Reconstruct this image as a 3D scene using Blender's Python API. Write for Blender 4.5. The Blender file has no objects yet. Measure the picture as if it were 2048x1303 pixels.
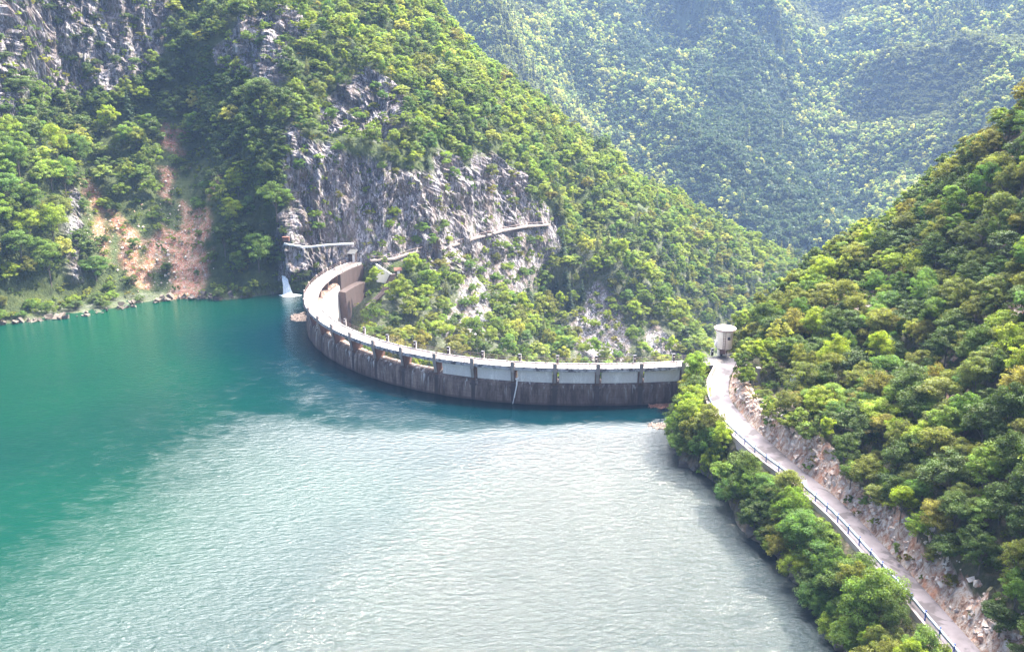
import bpy, bmesh, math, random
import numpy as np
from mathutils import Vector, Matrix
from mathutils.geometry import delaunay_2d_cdt
random.seed(7); RS = np.random.RandomState(11)
SC = bpy.context.scene; COL = SC.collection
R = math.radians
# ------------------------------------------------------------------ camera, sky, sun, exposure
F = 1800.0; TH = R(17.0); CAMZ = 51.0; ZW = -6.6
cd = bpy.data.cameras.new('camera'); cam = bpy.data.objects.new('camera', cd); COL.objects.link(cam)
cam.location = (0, 0, CAMZ); cam.rotation_euler = (R(90) - TH, 0, 0)
cd.sensor_width = 36; cd.lens = F / 2048 * 36; cd.clip_start = 0.5; cd.clip_end = 20000
SC.camera = cam
SUN_EL, SUN_AZ = 52.0, 68.0           # azimuth clockwise from +Y
w = bpy.data.worlds.new('World'); SC.world = w; w.use_nodes = True
wn = w.node_tree.nodes; wl = w.node_tree.links
bg = wn['Background']; sky = wn.new('ShaderNodeTexSky'); sky.sky_type = 'NISHITA'; sky.sun_disc = False
sky.sun_elevation = R(SUN_EL); sky.sun_rotation = R(SUN_AZ); sky.dust_density = 3.0; sky.air_density = 1.0
wl.new(sky.outputs[0], bg.inputs[0]); bg.inputs[1].default_value = 0.095
# unseen bright white cloud patch, ahead and right, added for the lake's glare
tc = wn.new('ShaderNodeTexCoord'); CAZ, CEL = R(16), R(58)
dt = wn.new('ShaderNodeVectorMath'); dt.operation = 'DOT_PRODUCT'; dt.inputs[1].default_value = (math.sin(CAZ) * math.cos(CEL), math.cos(CAZ) * math.cos(CEL), math.sin(CEL))
wl.new(tc.outputs['Generated'], dt.inputs[0])
cn_ = wn.new('ShaderNodeTexNoise'); cn_.inputs['Scale'].default_value = 5; cn_.inputs['Detail'].default_value = 5; wl.new(tc.outputs['Generated'], cn_.inputs['Vector'])
ma = wn.new('ShaderNodeMath'); ma.operation = 'MULTIPLY_ADD'; wl.new(cn_.outputs[0], ma.inputs[0]); ma.inputs[1].default_value = .16; wl.new(dt.outputs['Value'], ma.inputs[2])
cm = wn.new('ShaderNodeMapRange'); cm.interpolation_type = 'SMOOTHSTEP'; cm.inputs[1].default_value = .955; cm.inputs[2].default_value = 1.05; wl.new(ma.outputs[0], cm.inputs[0])
bg2 = wn.new('ShaderNodeBackground'); bg2.inputs[0].default_value = (1, .985, .97, 1); bg2.inputs[1].default_value = 14.5
mx = wn.new('ShaderNodeMixShader'); wl.new(cm.outputs[0], mx.inputs[0]); wl.new(bg.outputs[0], mx.inputs[1]); wl.new(bg2.outputs[0], mx.inputs[2])
wl.new(mx.outputs[0], wn['World Output'].inputs[0])
sd = bpy.data.lights.new('sun', 'SUN'); sd.energy = 5.0; sd.angle = R(0.5); sd.color = (1, .91, .74)
so = bpy.data.objects.new('sun', sd); COL.objects.link(so)
sdir = Vector((math.sin(R(SUN_AZ)) * math.cos(R(SUN_EL)), math.cos(R(SUN_AZ)) * math.cos(R(SUN_EL)), math.sin(R(SUN_EL))))
so.rotation_euler = sdir.to_track_quat('Z', 'Y').to_euler()
SC.view_settings.view_transform = 'Standard'; SC.view_settings.look = 'None'
SC.view_settings.exposure = 1.93; SC.view_settings.gamma = 1
SC.cycles.max_bounces = 6; SC.cycles.transparent_max_bounces = 4; SC.cycles.volume_bounces = 1
SC.cycles.volume_step_rate = 10; SC.cycles.use_denoising = True

# ------------------------------------------------------------------ helpers
CT, ST = math.cos(TH), math.sin(TH)
def ray(px, py):
    u = (px - 1024) / F; v = -(py - 651.5) / F
    return (u, CT + v * ST, -ST + v * CT)
def at(px, py, Y):                      # world point seen at that place, Y metres away
    d = ray(px, py); t = Y / d[1]
    return (d[0] * t, Y, CAMZ + d[2] * t)
def atz(px, py, z):
    d = ray(px, py); t = (z - CAMZ) / d[2]
    return (d[0] * t, d[1] * t, z)
def proj(P):
    x, y, z = P[:, 0], P[:, 1], P[:, 2] - CAMZ
    dep = y * CT - z * ST; up = y * ST + z * CT
    dep = np.where(dep < 1, 1, dep)
    return np.c_[1024 + F * x / dep, 651.5 - F * up / dep], dep

def _h(ix, iy, iz, seed):
    n = (ix * 374761393 + iy * 668265263 + iz * 2147483647 + seed * 1274126177) & 0xffffffff
    n = ((n ^ (n >> 13)) * 1274126177) & 0xffffffff
    n = ((n ^ (n >> 16)) * 2246822519) & 0xffffffff
    return ((n ^ (n >> 15)) & 0xffffff) / float(0xffffff) * 2 - 1
def vnoise(P, seed=0):
    P = np.asarray(P, float); i = np.floor(P).astype(np.int64); f = P - i
    f = f * f * f * (f * (f * 6 - 15) + 10)
    out = 0
    for dx in (0, 1):
        wx = f[:, 0] if dx else 1 - f[:, 0]
        for dy in (0, 1):
            wy = f[:, 1] if dy else 1 - f[:, 1]
            for dz in (0, 1):
                wz = f[:, 2] if dz else 1 - f[:, 2]
                out = out + wx * wy * wz * _h(i[:, 0] + dx, i[:, 1] + dy, i[:, 2] + dz, seed)
    return out
def fbm(P, oct=4, seed=0, gain=.5):
    P = np.asarray(P, float); a = 1; s = 0; t = 0
    for k in range(oct):
        s = s + a * vnoise(P * (2.03 ** k) + 17.3 * k, seed + k); t += a; a *= gain
    return s / t
def inpoly(q, poly):
    x, y = q[:, 0], q[:, 1]; r = np.zeros(len(q), bool); n = len(poly)
    for i in range(n):
        x0, y0 = poly[i]; x1, y1 = poly[(i + 1) % n]
        if y0 == y1: continue
        c = ((y0 > y) != (y1 > y)) & (x < (x1 - x0) * (y - y0) / (y1 - y0) + x0)
        r ^= c
    return r

def mesh_np(name, V, Fq, mats=(), smooth=False, matidx=None, attrs=None):
    me = bpy.data.meshes.new(name)
    V = np.asarray(V, np.float32); Fq = np.asarray(Fq, np.int32)
    nf, k = Fq.shape
    me.vertices.add(len(V)); me.vertices.foreach_set('co', V.ravel())
    me.loops.add(nf * k); me.loops.foreach_set('vertex_index', Fq.ravel())
    me.polygons.add(nf); me.polygons.foreach_set('loop_start', np.arange(0, nf * k, k, dtype=np.int32))
    me.polygons.foreach_set('loop_total', np.full(nf, k, np.int32))
    for m in mats: me.materials.append(m)
    if matidx is not None: me.polygons.foreach_set('material_index', np.asarray(matidx, np.int32))
    me.polygons.foreach_set('use_smooth', np.full(nf, bool(smooth)))
    if attrs:
        for an, av in attrs.items():
            av = np.asarray(av, np.float32)
            if av.ndim == 1:
                a = me.attributes.new(an, 'FLOAT', 'POINT'); a.data.foreach_set('value', av)
            else:
                a = me.attributes.new(an, 'FLOAT_COLOR', 'POINT')
                a.data.foreach_set('color', np.c_[av, np.ones(len(av), np.float32)].ravel().astype(np.float32))
    me.update(calc_edges=True); me.validate()
    return me
def link(name, me, parent=None, loc=None):
    o = bpy.data.objects.new(name, me); COL.objects.link(o)
    if parent is not None: o.parent = parent
    if loc is not None: o.location = loc
    return o
def tag(o, label=None, cat=None, group=None, kind=None):
    if label: o['label'] = label
    if cat: o['category'] = cat
    if group: o['group'] = group
    if kind: o['kind'] = kind
    return o
def thing(name, label, cat, loc=(0, 0, 0), rz=0, group=None):
    o = bpy.data.objects.new(name, None); COL.objects.link(o); o.location = loc; o.rotation_euler = (0, 0, rz)
    o.empty_display_size = .5
    return tag(o, label, cat, group)
class MB:
    def __init__(s): s.v = []; s.f = []
    def poly(s, pts, faces):
        b = len(s.v); s.v += [tuple(p) for p in pts]; s.f += [tuple(b + i for i in f) for f in faces]
    def hexa(s, p):                      # 8 points: bottom ring 0-3, top ring 4-7
        s.poly(p, [(3, 2, 1, 0), (4, 5, 6, 7), (0, 1, 5, 4), (1, 2, 6, 5), (2, 3, 7, 6), (3, 0, 4, 7)])
    def box(s, c, d, rz=0):
        x, y, z = d[0] / 2, d[1] / 2, d[2] / 2; ca, sa = math.cos(rz), math.sin(rz)
        q = [(c[0] + a * x * ca - b * y * sa, c[1] + a * x * sa + b * y * ca, c[2] + e * z) for e in (-1, 1) for a, b in ((-1, -1), (1, -1), (1, 1), (-1, 1))]
        s.hexa(q)
    def tube(s, a, b, r, n=6, r2=None):
        a, b = Vector(a), Vector(b); d = (b - a)
        if d.length < 1e-6: return
        q = d.to_track_quat('Z', 'Y'); r2 = r if r2 is None else r2
        A = [a + q @ Vector((r * math.cos(t), r * math.sin(t), 0)) for t in [2 * math.pi * k / n for k in range(n)]]
        B = [b + q @ Vector((r2 * math.cos(t), r2 * math.sin(t), 0)) for t in [2 * math.pi * k / n for k in range(n)]]
        s.poly(A + B, [tuple(range(n))[::-1], tuple(range(n, 2 * n))] + [(k, (k + 1) % n, n + (k + 1) % n, n + k) for k in range(n)])
    def lathe(s, prof, c, n=32):
        P = []; 
        for r, z in prof:
            P += [(c[0] + r * math.cos(2 * math.pi * k / n), c[1] + r * math.sin(2 * math.pi * k / n), c[2] + z) for k in range(n)]
        fs = [(i * n + k, i * n + (k + 1) % n, (i + 1) * n + (k + 1) % n, (i + 1) * n + k) for i in range(len(prof) - 1) for k in range(n)]
        fs += [tuple(range(n))[::-1], tuple((len(prof) - 1) * n + k for k in range(n))]
        s.poly(P, fs)
    def sweep(s, rings, closed=True):    # rings: list of equal-length point lists
        n = len(rings[0]); P = [p for r in rings for p in r]
        fs = [(i * n + k, i * n + (k + 1) % n, (i + 1) * n + (k + 1) % n, (i + 1) * n + k) for i in range(len(rings) - 1) for k in range(n)]
        fs += [tuple(range(n))[::-1], tuple((len(rings) - 1) * n + k for k in range(n))]
        s.poly(P, fs)
    def build(s, name, mat, parent=None, bevel=0, smooth=False):
        me = bpy.data.meshes.new(name); me.from_pydata(s.v, [], s.f)
        bm = bmesh.new(); bm.from_mesh(me); bmesh.ops.recalc_face_normals(bm, faces=bm.faces); bm.to_mesh(me); bm.free()
        me.materials.append(mat)
        if smooth: me.polygons.foreach_set('use_smooth', [True] * len(me.polygons))
        o = link(name, me, parent)
        if bevel:
            m = o.modifiers.new('bevel', 'BEVEL'); m.width = bevel; m.segments = 1; m.limit_method = 'ANGLE'
        return o

# ------------------------------------------------------------------ materials
def mat(name, rough=.9):
    m = bpy.data.materials.new(name); m.use_nodes = True
    nt = m.node_tree; b = nt.nodes['Principled BSDF']; b.inputs['Roughness'].default_value = rough
    return m, nt, b
def N(nt, t, **kw):
    n = nt.nodes.new(t)
    for k, v in kw.items():
        if hasattr(n, k): setattr(n, k, v)
        else: n.inputs[k].default_value = v
    return n
def ramp(nt, fac, stops):
    r = nt.nodes.new('ShaderNodeValToRGB'); e = r.color_ramp.elements
    while len(e) < len(stops): e.new(.5)
    for i, (p, c) in enumerate(stops):
        e[i].position = p; e[i].color = (c[0], c[1], c[2], 1) if not isinstance(c, (int, float)) else (c, c, c, 1)
    nt.links.new(fac, r.inputs[0]); return r.outputs[0]
def mix(nt, fac, a, b, mode='MIX'):
    m = nt.nodes.new('ShaderNodeMix'); m.data_type = 'RGBA'; m.blend_type = mode
    for s, v in ((0, fac), (6, a), (7, b)):
        if hasattr(v, 'links'): nt.links.new(v, m.inputs[s])
        else: m.inputs[s].default_value = v if isinstance(v, (int, float)) else (v[0], v[1], v[2], 1)
    return m.outputs[2]
def coords(nt, scale=(1, 1, 1), obj=True, rot=(0, 0, 0)):
    t = nt.nodes.new('ShaderNodeTexCoord') if obj else nt.nodes.new('ShaderNodeNewGeometry')
    mp = nt.nodes.new('ShaderNodeMapping'); mp.inputs['Scale'].default_value = scale; mp.inputs['Rotation'].default_value = rot
    nt.links.new(t.outputs['Object'] if obj else t.outputs['Position'], mp.inputs[0]); return mp.outputs[0]
def noise(nt, co, scale, detail=4, rough=.55, dist=0):
    n = nt.nodes.new('ShaderNodeTexNoise'); n.inputs['Scale'].default_value = scale; n.inputs['Detail'].default_value = detail
    n.inputs['Roughness'].default_value = rough; n.inputs['Distortion'].default_value = dist
    nt.links.new(co, n.inputs['Vector']); return n.outputs[0]
def bump(nt, b, h, strength=.5, dist=.3):
    n = nt.nodes.new('ShaderNodeBump'); n.inputs['Strength'].default_value = strength; n.inputs['Distance'].default_value = dist
    nt.links.new(h, n.inputs['Height']); nt.links.new(n.outputs[0], b.inputs['Normal'])
def attr(nt, name):
    a = nt.nodes.new('ShaderNodeAttribute'); a.attribute_name = name; return a

def rock_color(nt, zs=.28, warm=0.0):
    co = coords(nt, (1, 1, zs), False)
    n1 = noise(nt, co, .55, 8, .68, .6); n2 = noise(nt, co, 2.3, 6, .7, .3)
    n3 = noise(nt, coords(nt, (1, 1, .12), False), .35, 4, .6, .4)
    c = ramp(nt, n1, [(.30, (.11, .10, .115)), (.42, (.26, .24, .27)), (.52, (.42, .39, .43)), (.68, (.56, .53, .565))])
    def cracks(scale, zz, seed, wd):
        k = noise(nt, coords(nt, (1, 1, zz), False, (.05 * seed, .04, seed)), scale, 4, .6, .5)
        return ramp(nt, k, [(.5 - wd, 0.0), (.5 - wd * .3, .93), (.5 + wd * .3, .93), (.5 + wd, 0.0)])
    c = mix(nt, cracks(.32, .22, 1, .035), c, (.035, .03, .04)); c = mix(nt, cracks(.8, .2, 2, .05), c, (.05, .042, .05))
    c = mix(nt, ramp(nt, n2, [(.36, .85), (.5, 0.0)]), c, (.055, .047, .055)); c = mix(nt, ramp(nt, n2, [(.55, 0.0), (.68, .6)]), c, (.62, .585, .62))
    c = mix(nt, ramp(nt, n3, [(.47, 0.0), (.62, .6)]), c, (.22, .165, .14))
    n4 = noise(nt, coords(nt, (1, 1, .5), False), .9, 5, .7)
    c = mix(nt, ramp(nt, n4, [(.53, 0.0), (.64, .85)]), c, (.075, .10, .03))     # moss and grass tufts
    return c, n2
def make_ground():
    m, nt, b = mat('mountain ground', .95)
    rc, rn = rock_color(nt)
    a = attr(nt, 'masks'); sep = nt.nodes.new('ShaderNodeSeparateColor'); nt.links.new(a.outputs['Color'], sep.inputs[0])
    co = coords(nt, (1, 1, 1), False)
    g = ramp(nt, noise(nt, co, .5, 6, .7), [(.3, (.025, .035, .012)), (.5, (.055, .08, .022)), (.7, (.10, .12, .04))])
    s1 = noise(nt, co, .45, 8, .72, .3)
    s = ramp(nt, s1, [(.3, (.22, .075, .04)), (.46, (.37, .135, .075)), (.57, (.40, .21, .135)), (.72, (.46, .36, .29))])
    st = noise(nt, co, 3.2, 3, .7); s = mix(nt, ramp(nt, st, [(.5, 0.0), (.64, .75)]), s, (.7, .62, .56))
    s = mix(nt, ramp(nt, noise(nt, co, .8, 5, .7), [(.50, 0.0), (.62, .85)]), s, (.11, .14, .035))
    c = mix(nt, sep.outputs[0], g, rc); c = mix(nt, sep.outputs[1], c, s)
    nt.links.new(c, b.inputs['Base Color']); bump(nt, b, rn, 1.0, .9)
    return m
def make_bank():
    m, nt, b = mat('bank ground', .95)
    co = coords(nt, (1, 1, .6), False)
    a = attr(nt, 'masks'); sep = nt.nodes.new('ShaderNodeSeparateColor'); nt.links.new(a.outputs['Color'], sep.inputs[0])
    g = ramp(nt, noise(nt, co, .9, 6, .7), [(.3, (.035, .03, .015)), (.5, (.07, .07, .03)), (.65, (.15, .11, .07)), (.75, (.45, .38, .33))])
    v = nt.nodes.new('ShaderNodeTexVoronoi'); v.inputs['Scale'].default_value = 1.3; nt.links.new(co, v.inputs['Vector'])
    s = ramp(nt, noise(nt, co, 1.6, 8, .75, .5), [(.3, (.08, .045, .03)), (.42, (.26, .14, .09)), (.52, (.42, .32, .26)), (.66, (.58, .51, .46))])
    s = mix(nt, ramp(nt, noise(nt, co, .5, 4, .6), [(.52, 0.0), (.66, .7)]), s, (.50, .22, .12))
    c = mix(nt, sep.outputs[0], g, s)
    nt.links.new(c, b.inputs['Base Color']); bump(nt, b, noise(nt, co, 2.2, 6, .7), .8, .4)
    return m
def make_concrete(name, base=(.42, .38, .38), dark=(.10, .07, .075), amount=.5, streak=True, lo=.45, hi=.65):
    m, nt, b = mat(name, .85)
    co = coords(nt, (1, 1, .22 if streak else 1), False)
    n = noise(nt, co, 1.1, 7, .7, .3); n2 = noise(nt, coords(nt, (1, 1, 1), False), 5, 5, .7)
    c = ramp(nt, n, [(lo - .1, base), (lo, [x * .8 for x in base]), (hi, [amount * d + (1 - amount) * x for x, d in zip(base, dark)])])
    c = mix(nt, ramp(nt, n2, [(.4, 0.0), (.7, .45)]), c, [x * .45 for x in base])
    nt.links.new(c, b.inputs['Base Color']); bump(nt, b, n2, .4, .05)
    return m
def make_flat(name, col, rough=.6, metal=0, var=.15, scale=3):
    m, nt, b = mat(name, rough); b.inputs['Metallic'].default_value = metal
    n = noise(nt, coords(nt, (1, 1, 1), False), scale, 5, .65)
    c = ramp(nt, n, [(.35, [x * (1 - var) for x in col]), (.65, [min(1, x * (1 + var)) for x in col])])
    nt.links.new(c, b.inputs['Base Color']); return m
def make_leaf(name, cols, trans=.52, gloss=.45):
    m, nt, b = mat(name, .55)
    oi = nt.nodes.new('ShaderNodeObjectInfo'); a = attr(nt, 'tint')
    base = ramp(nt, oi.outputs['Random'], [(i / (len(cols) - 1) * .98 + .01, c) for i, c in enumerate(cols)])
    hsv = nt.nodes.new('ShaderNodeHueSaturation')
    mr = nt.nodes.new('ShaderNodeMapRange'); mr.inputs[3].default_value = .485; mr.inputs[4].default_value = .515
    nt.links.new(a.outputs['Fac'], mr.inputs[0]); nt.links.new(mr.outputs[0], hsv.inputs['Hue'])
    mv = nt.nodes.new('ShaderNodeMapRange'); mv.inputs[3].default_value = .45; mv.inputs[4].default_value = 1.5
    nt.links.new(a.outputs['Fac'], mv.inputs[0]); nt.links.new(mv.outputs[0], hsv.inputs['Value'])
    nt.links.new(base, hsv.inputs['Color'])
    nt.links.new(hsv.outputs[0], b.inputs['Base Color'])
    tr = nt.nodes.new('ShaderNodeBsdfTranslucent')
    tcol = mix(nt, 1, hsv.outputs[0], (1.35, 1.32, .6), 'MULTIPLY'); nt.links.new(tcol, tr.inputs[0])
    ms = nt.nodes.new('ShaderNodeMixShader'); ms.inputs[0].default_value = trans
    nt.links.new(b.outputs[0], ms.inputs[1]); nt.links.new(tr.outputs[0], ms.inputs[2])
    b.inputs['Specular IOR Level'].default_value = .25
    nt.links.new(ms.outputs[0], nt.nodes['Material Output'].inputs[0]); return m
M = {}
M['ground'] = make_ground(); M['bank'] = make_bank()
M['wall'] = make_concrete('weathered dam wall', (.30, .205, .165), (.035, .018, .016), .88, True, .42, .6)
def weather_wall(m):
    nt = m.node_tree; b = nt.nodes['Principled BSDF']; old = b.inputs['Base Color'].links[0].from_socket
    geo = nt.nodes.new('ShaderNodeNewGeometry'); sx = nt.nodes.new('ShaderNodeSeparateXYZ'); nt.links.new(geo.outputs['Position'], sx.inputs[0])
    def mth(op, a, v):
        n = nt.nodes.new('ShaderNodeMath'); n.operation = op
        nt.links.new(a, n.inputs[0])
        if hasattr(v, 'links'): nt.links.new(v, n.inputs[1])
        else: n.inputs[1].default_value = v
        return n.outputs[0]
    co = coords(nt, (1, 1, 1), False)
    fr = mth('FRACT', mth('DIVIDE', mth('ADD', sx.outputs[2], 20), .62), 1.0) if False else mth('FRACT', mth('DIVIDE', mth('ADD', sx.outputs[2], 20.0), .62), 0)
    lift = ramp(nt, fr, [(.0, .8), (.06, .8), (.12, 0.0)])
    c = mix(nt, mix(nt, ramp(nt, noise(nt, co, .8, 3, .6), [(.45, 0.0), (.55, 1.0)]), (0, 0, 0), lift), old, (.07, .045, .04))
    st = noise(nt, coords(nt, (1, 1, .04), False), .9, 6, .75)
    c = mix(nt, ramp(nt, st, [(.53, 0.0), (.60, .75), (.63, .2)]), c, (.035, .02, .02))          # seepage streaks
    st2 = noise(nt, coords(nt, (1, 1, .07), False, (0, 0, 1)), 1.7, 4, .7)
    top = nt.nodes.new('ShaderNodeMapRange'); top.inputs[1].default_value = -6.2; top.inputs[2].default_value = -3.0; nt.links.new(sx.outputs[2], top.inputs[0])
    c = mix(nt, mth('MULTIPLY', ramp(nt, st2, [(.56, 0.0), (.64, .9)]), top.outputs[0]), c, (.55, .50, .46))     # lime
    wl_ = ramp(nt, mth('ADD', sx.outputs[2], 6.6), [(.0, .85), (.25, .6), (.5, 0.0)]); c = mix(nt, wl_, c, (.05, .035, .03))
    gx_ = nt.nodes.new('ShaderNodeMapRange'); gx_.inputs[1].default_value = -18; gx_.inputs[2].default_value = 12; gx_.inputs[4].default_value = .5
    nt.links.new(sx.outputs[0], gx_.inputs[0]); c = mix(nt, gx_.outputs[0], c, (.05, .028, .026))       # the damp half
    nt.links.new(c, b.inputs['Base Color'])
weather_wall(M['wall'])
M['white_face'] = make_concrete('pale dam face', (.80, .76, .72), (.45, .33, .27), .45, True, .56, .75)
M['deck'] = make_concrete('pale deck', (.155, .137, .135), (.07, .058, .058), .4, False)
M['beam'] = make_concrete('stained edge beam', (.50, .46, .46), (.04, .03, .04), .95, False, .48, .58)
M['pier'] = make_concrete('rust stained pier', (.20, .11, .085), (.05, .03, .025), .8)
M['post'] = make_concrete('grey post', (.36, .30, .27), (.15, .12, .13), .6)
M['panel'] = make_concrete('smooth bay infill', (.88, .80, .75), (.5, .42, .38), .5)
M['block'] = make_concrete('brown abutment', (.07, .048, .045), (.08, .05, .05), .8)
M['white'] = make_flat('white paint', (.8, .76, .74), .6, 0, .05)
M['roofcap'] = make_flat('pinkish concrete', (.42, .33, .32), .8, 0, .08)
M['black'] = make_flat('dark metal', (.03, .025, .03), .5)
M['rail'] = make_flat('rusty rail', (.16, .10, .09), .6)
M['blue'] = make_flat('blue paint', (.04, .10, .38), .5, 0, .1)
M['rail_white'] = make_flat('galvanised rail', (.36, .40, .48), .5, .2, .1)
M['roofgrey'] = make_flat('grey sheet roof', (.10, .10, .105), .6)
M['brown'] = make_flat('brown timber', (.16, .07, .05), .9, 0, .4)
M['pipe'] = make_flat('light metal walkway', (.66, .68, .72), .45, .2, .1)
M['bark'] = make_flat('bark', (.12, .10, .085), .95, 0, .3)
M['drift'] = make_flat('floating debris', (.28, .13, .09), .95, 0, .5, 4)
M['driftpale'] = make_flat('pale driftwood', (.30, .22, .17), .95, 0, .5, 4)
GREEN = [(0.072, 0.122, 0.030), (0.104, 0.179, 0.038), (0.085, 0.160, 0.042), (0.142, 0.226, 0.049), (0.094, 0.151, 0.030), (0.179, 0.255, 0.056)]
M['leaf_green'] = make_leaf('green leaves', GREEN)
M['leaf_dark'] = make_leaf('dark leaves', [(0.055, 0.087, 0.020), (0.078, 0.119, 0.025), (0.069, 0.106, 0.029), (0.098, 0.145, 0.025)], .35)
M['leaf_olive'] = make_leaf('olive leaves', [(0.143, 0.160, 0.036), (0.186, 0.198, 0.048), (0.119, 0.151, 0.045), (0.211, 0.189, 0.048)])
M['leaf_yellow'] = make_leaf('yellow leaves', [(0.249, 0.272, 0.038), (0.214, 0.272, 0.056), (0.294, 0.272, 0.038)])
M['leaf_bright'] = make_leaf('bright leaves', [(0.198, 0.256, 0.027), (0.234, 0.291, 0.038), (0.164, 0.256, 0.047)])
M['leaf_forest'] = make_leaf('forest leaves', [(0.220, 0.272, 0.046), (0.098, 0.146, 0.034), (0.159, 0.215, 0.038), (0.122, 0.181, 0.042), (0.233, 0.271, 0.056), (0.147, 0.204, 0.038), (0.294, 0.295, 0.066)], .5)
M['leaf_far'] = make_leaf('far forest leaves', [(0.134, 0.188, 0.074), (0.227, 0.274, 0.096), (0.189, 0.255, 0.099), (0.321, 0.326, 0.119), (0.268, 0.290, 0.083), (0.379, 0.357, 0.150)], .4)
M['needles'] = make_leaf('needles', [(0.029, 0.058, 0.029), (0.043, 0.080, 0.032), (0.041, 0.072, 0.043)], .2)
M['needles_pale'] = make_leaf('pale larch needles', [(0.145, 0.174, 0.051), (0.189, 0.203, 0.072), (0.123, 0.160, 0.051)], .4)

# ------------------------------------------------------------------ dam axis in plan
OUT = [(28.9, 143.2), (21.7, 142.3), (14.4, 142.0), (7.2, 142.2), (0.1, 143.1), (-6.8, 144.9), (-13.4, 147.5), (-19.6, 150.9), (-25.1, 154.9), (-30.1, 159.6),
       (-34.5, 164.8), (-38.3, 170.5), (-41.5, 176.7), (-43.9, 183.4), (-45.3, 190.4), (-45.8, 197.4), (-45.5, 204.3), (-44.4, 211.2), (-42.5, 218.0)]
OUTX = [(32.6, 143.9)] + OUT + [(-40.3, 222.5)]
def cr(p0, p1, p2, p3, t):
    return tuple(.5 * ((2 * b) + (-a + c) * t + (2 * a - 5 * b + 4 * c - d) * t * t + (-a + 3 * b - 3 * c + d) * t ** 3) for a, b, c, d in zip(p0, p1, p2, p3))
def outer(s):                            # s = 0 at pier 0 ... 18 at pier 18; -.5 .. 18.6 allowed
    pts = [(2 * OUTX[0][0] - OUTX[1][0], 2 * OUTX[0][1] - OUTX[1][1])] + OUTX + [(2 * OUTX[-1][0] - OUTX[-2][0], 2 * OUTX[-1][1] - OUTX[-2][1])]
    if s < 0: k, t = 0, 1 + s / .5
    elif s >= 18: k, t = 19, (s - 18) / .6
    else: k = int(s) + 1; t = s - int(s)
    return cr(pts[k], pts[k + 1], pts[k + 2], pts[k + 3], t)
def frame(s):
    a = Vector(outer(max(s - .05, -.5))); b = Vector(outer(min(s + .05, 18.6))); d = (b - a).normalized()   # runs right to left
    return Vector(outer(s)), d, Vector((d.y, -d.x)) * (1 if True else -1)
def dp(s, r, z):                         # r metres inwards (downstream) from the lake-side edge
    o, d, n = frame(s); return (o.x + n.x * r, o.y + n.y * r, z)
_o, _d, _n = frame(2)
assert _n.y > 0

# ------------------------------------------------------------------ terrain from control points
def tin(points, x0, x1, y0, y1, step, blur):
    pts = np.array(points, float)
    res = delaunay_2d_cdt([Vector((p[0], p[1])) for p in pts], [], [], 0, 1e-4)
    V, T, orig = res[0], res[2], res[3]
    zz = np.array([pts[o[0], 2] for o in orig])
    xs = np.arange(x0, x1 + step / 2, step); ys = np.arange(y0, y1 + step / 2, step)
    Z = np.full((len(xs), len(ys)), np.nan)
    for f in T:
        a, b, c = [np.array([V[i][0], V[i][1]]) for i in f]; za, zb, zc = [zz[i] for i in f]
        lo = np.minimum(np.minimum(a, b), c); hi = np.maximum(np.maximum(a, b), c)
        i0 = max(0, int((lo[0] - x0) / step)); i1 = min(len(xs) - 1, int((hi[0] - x0) / step) + 1)
        j0 = max(0, int((lo[1] - y0) / step)); j1 = min(len(ys) - 1, int((hi[1] - y0) / step) + 1)
        if i1 < i0 or j1 < j0: continue
        X, Y = np.meshgrid(xs[i0:i1 + 1], ys[j0:j1 + 1], indexing='ij')
        d = (b[1] - c[1]) * (a[0] - c[0]) + (c[0] - b[0]) * (a[1] - c[1])
        if abs(d) < 1e-9: continue
        l1 = ((b[1] - c[1]) * (X - c[0]) + (c[0] - b[0]) * (Y - c[1])) / d
        l2 = ((c[1] - a[1]) * (X - c[0]) + (a[0] - c[0]) * (Y - c[1])) / d
        l3 = 1 - l1 - l2; ok = (l1 >= -1e-6) & (l2 >= -1e-6) & (l3 >= -1e-6)
        sub = Z[i0:i1 + 1, j0:j1 + 1]; sub[ok] = (l1 * za + l2 * zb + l3 * zc)[ok]
    Z[np.isnan(Z)] = np.nanmin(Z)
    for _ in range(blur):
        P = np.pad(Z, 1, mode='edge'); Z = (P[:-2, 1:-1] + P[2:, 1:-1] + P[1:-1, :-2] + P[1:-1, 2:] + 2 * Z) / 6
    return xs, ys, Z
def bil(xs, ys, Z, X, Y):
    fx = np.clip((X - xs[0]) / (xs[1] - xs[0]), 0, len(xs) - 1.001); fy = np.clip((Y - ys[0]) / (ys[1] - ys[0]), 0, len(ys) - 1.001)
    i = fx.astype(int); j = fy.astype(int); u = fx - i; v = fy - j
    return Z[i, j] * (1 - u) * (1 - v) + Z[i + 1, j] * u * (1 - v) + Z[i, j + 1] * (1 - u) * v + Z[i + 1, j + 1] * u * v
def grid_faces(a, b):
    I = np.arange(a * b).reshape(a, b)
    return np.stack([I[:-1, :-1].ravel(), I[1:, :-1].ravel(), I[1:, 1:].ravel(), I[:-1, 1:].ravel()], 1)
def vnormals(V3):                        # V3 : (a,b,3)
    du = np.gradient(V3, axis=0); dv = np.gradient(V3, axis=1); n = np.cross(du, dv)
    n /= np.linalg.norm(n, axis=2, keepdims=True) + 1e-9
    return np.where(n[..., 2:3] < 0, -n, n)

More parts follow.
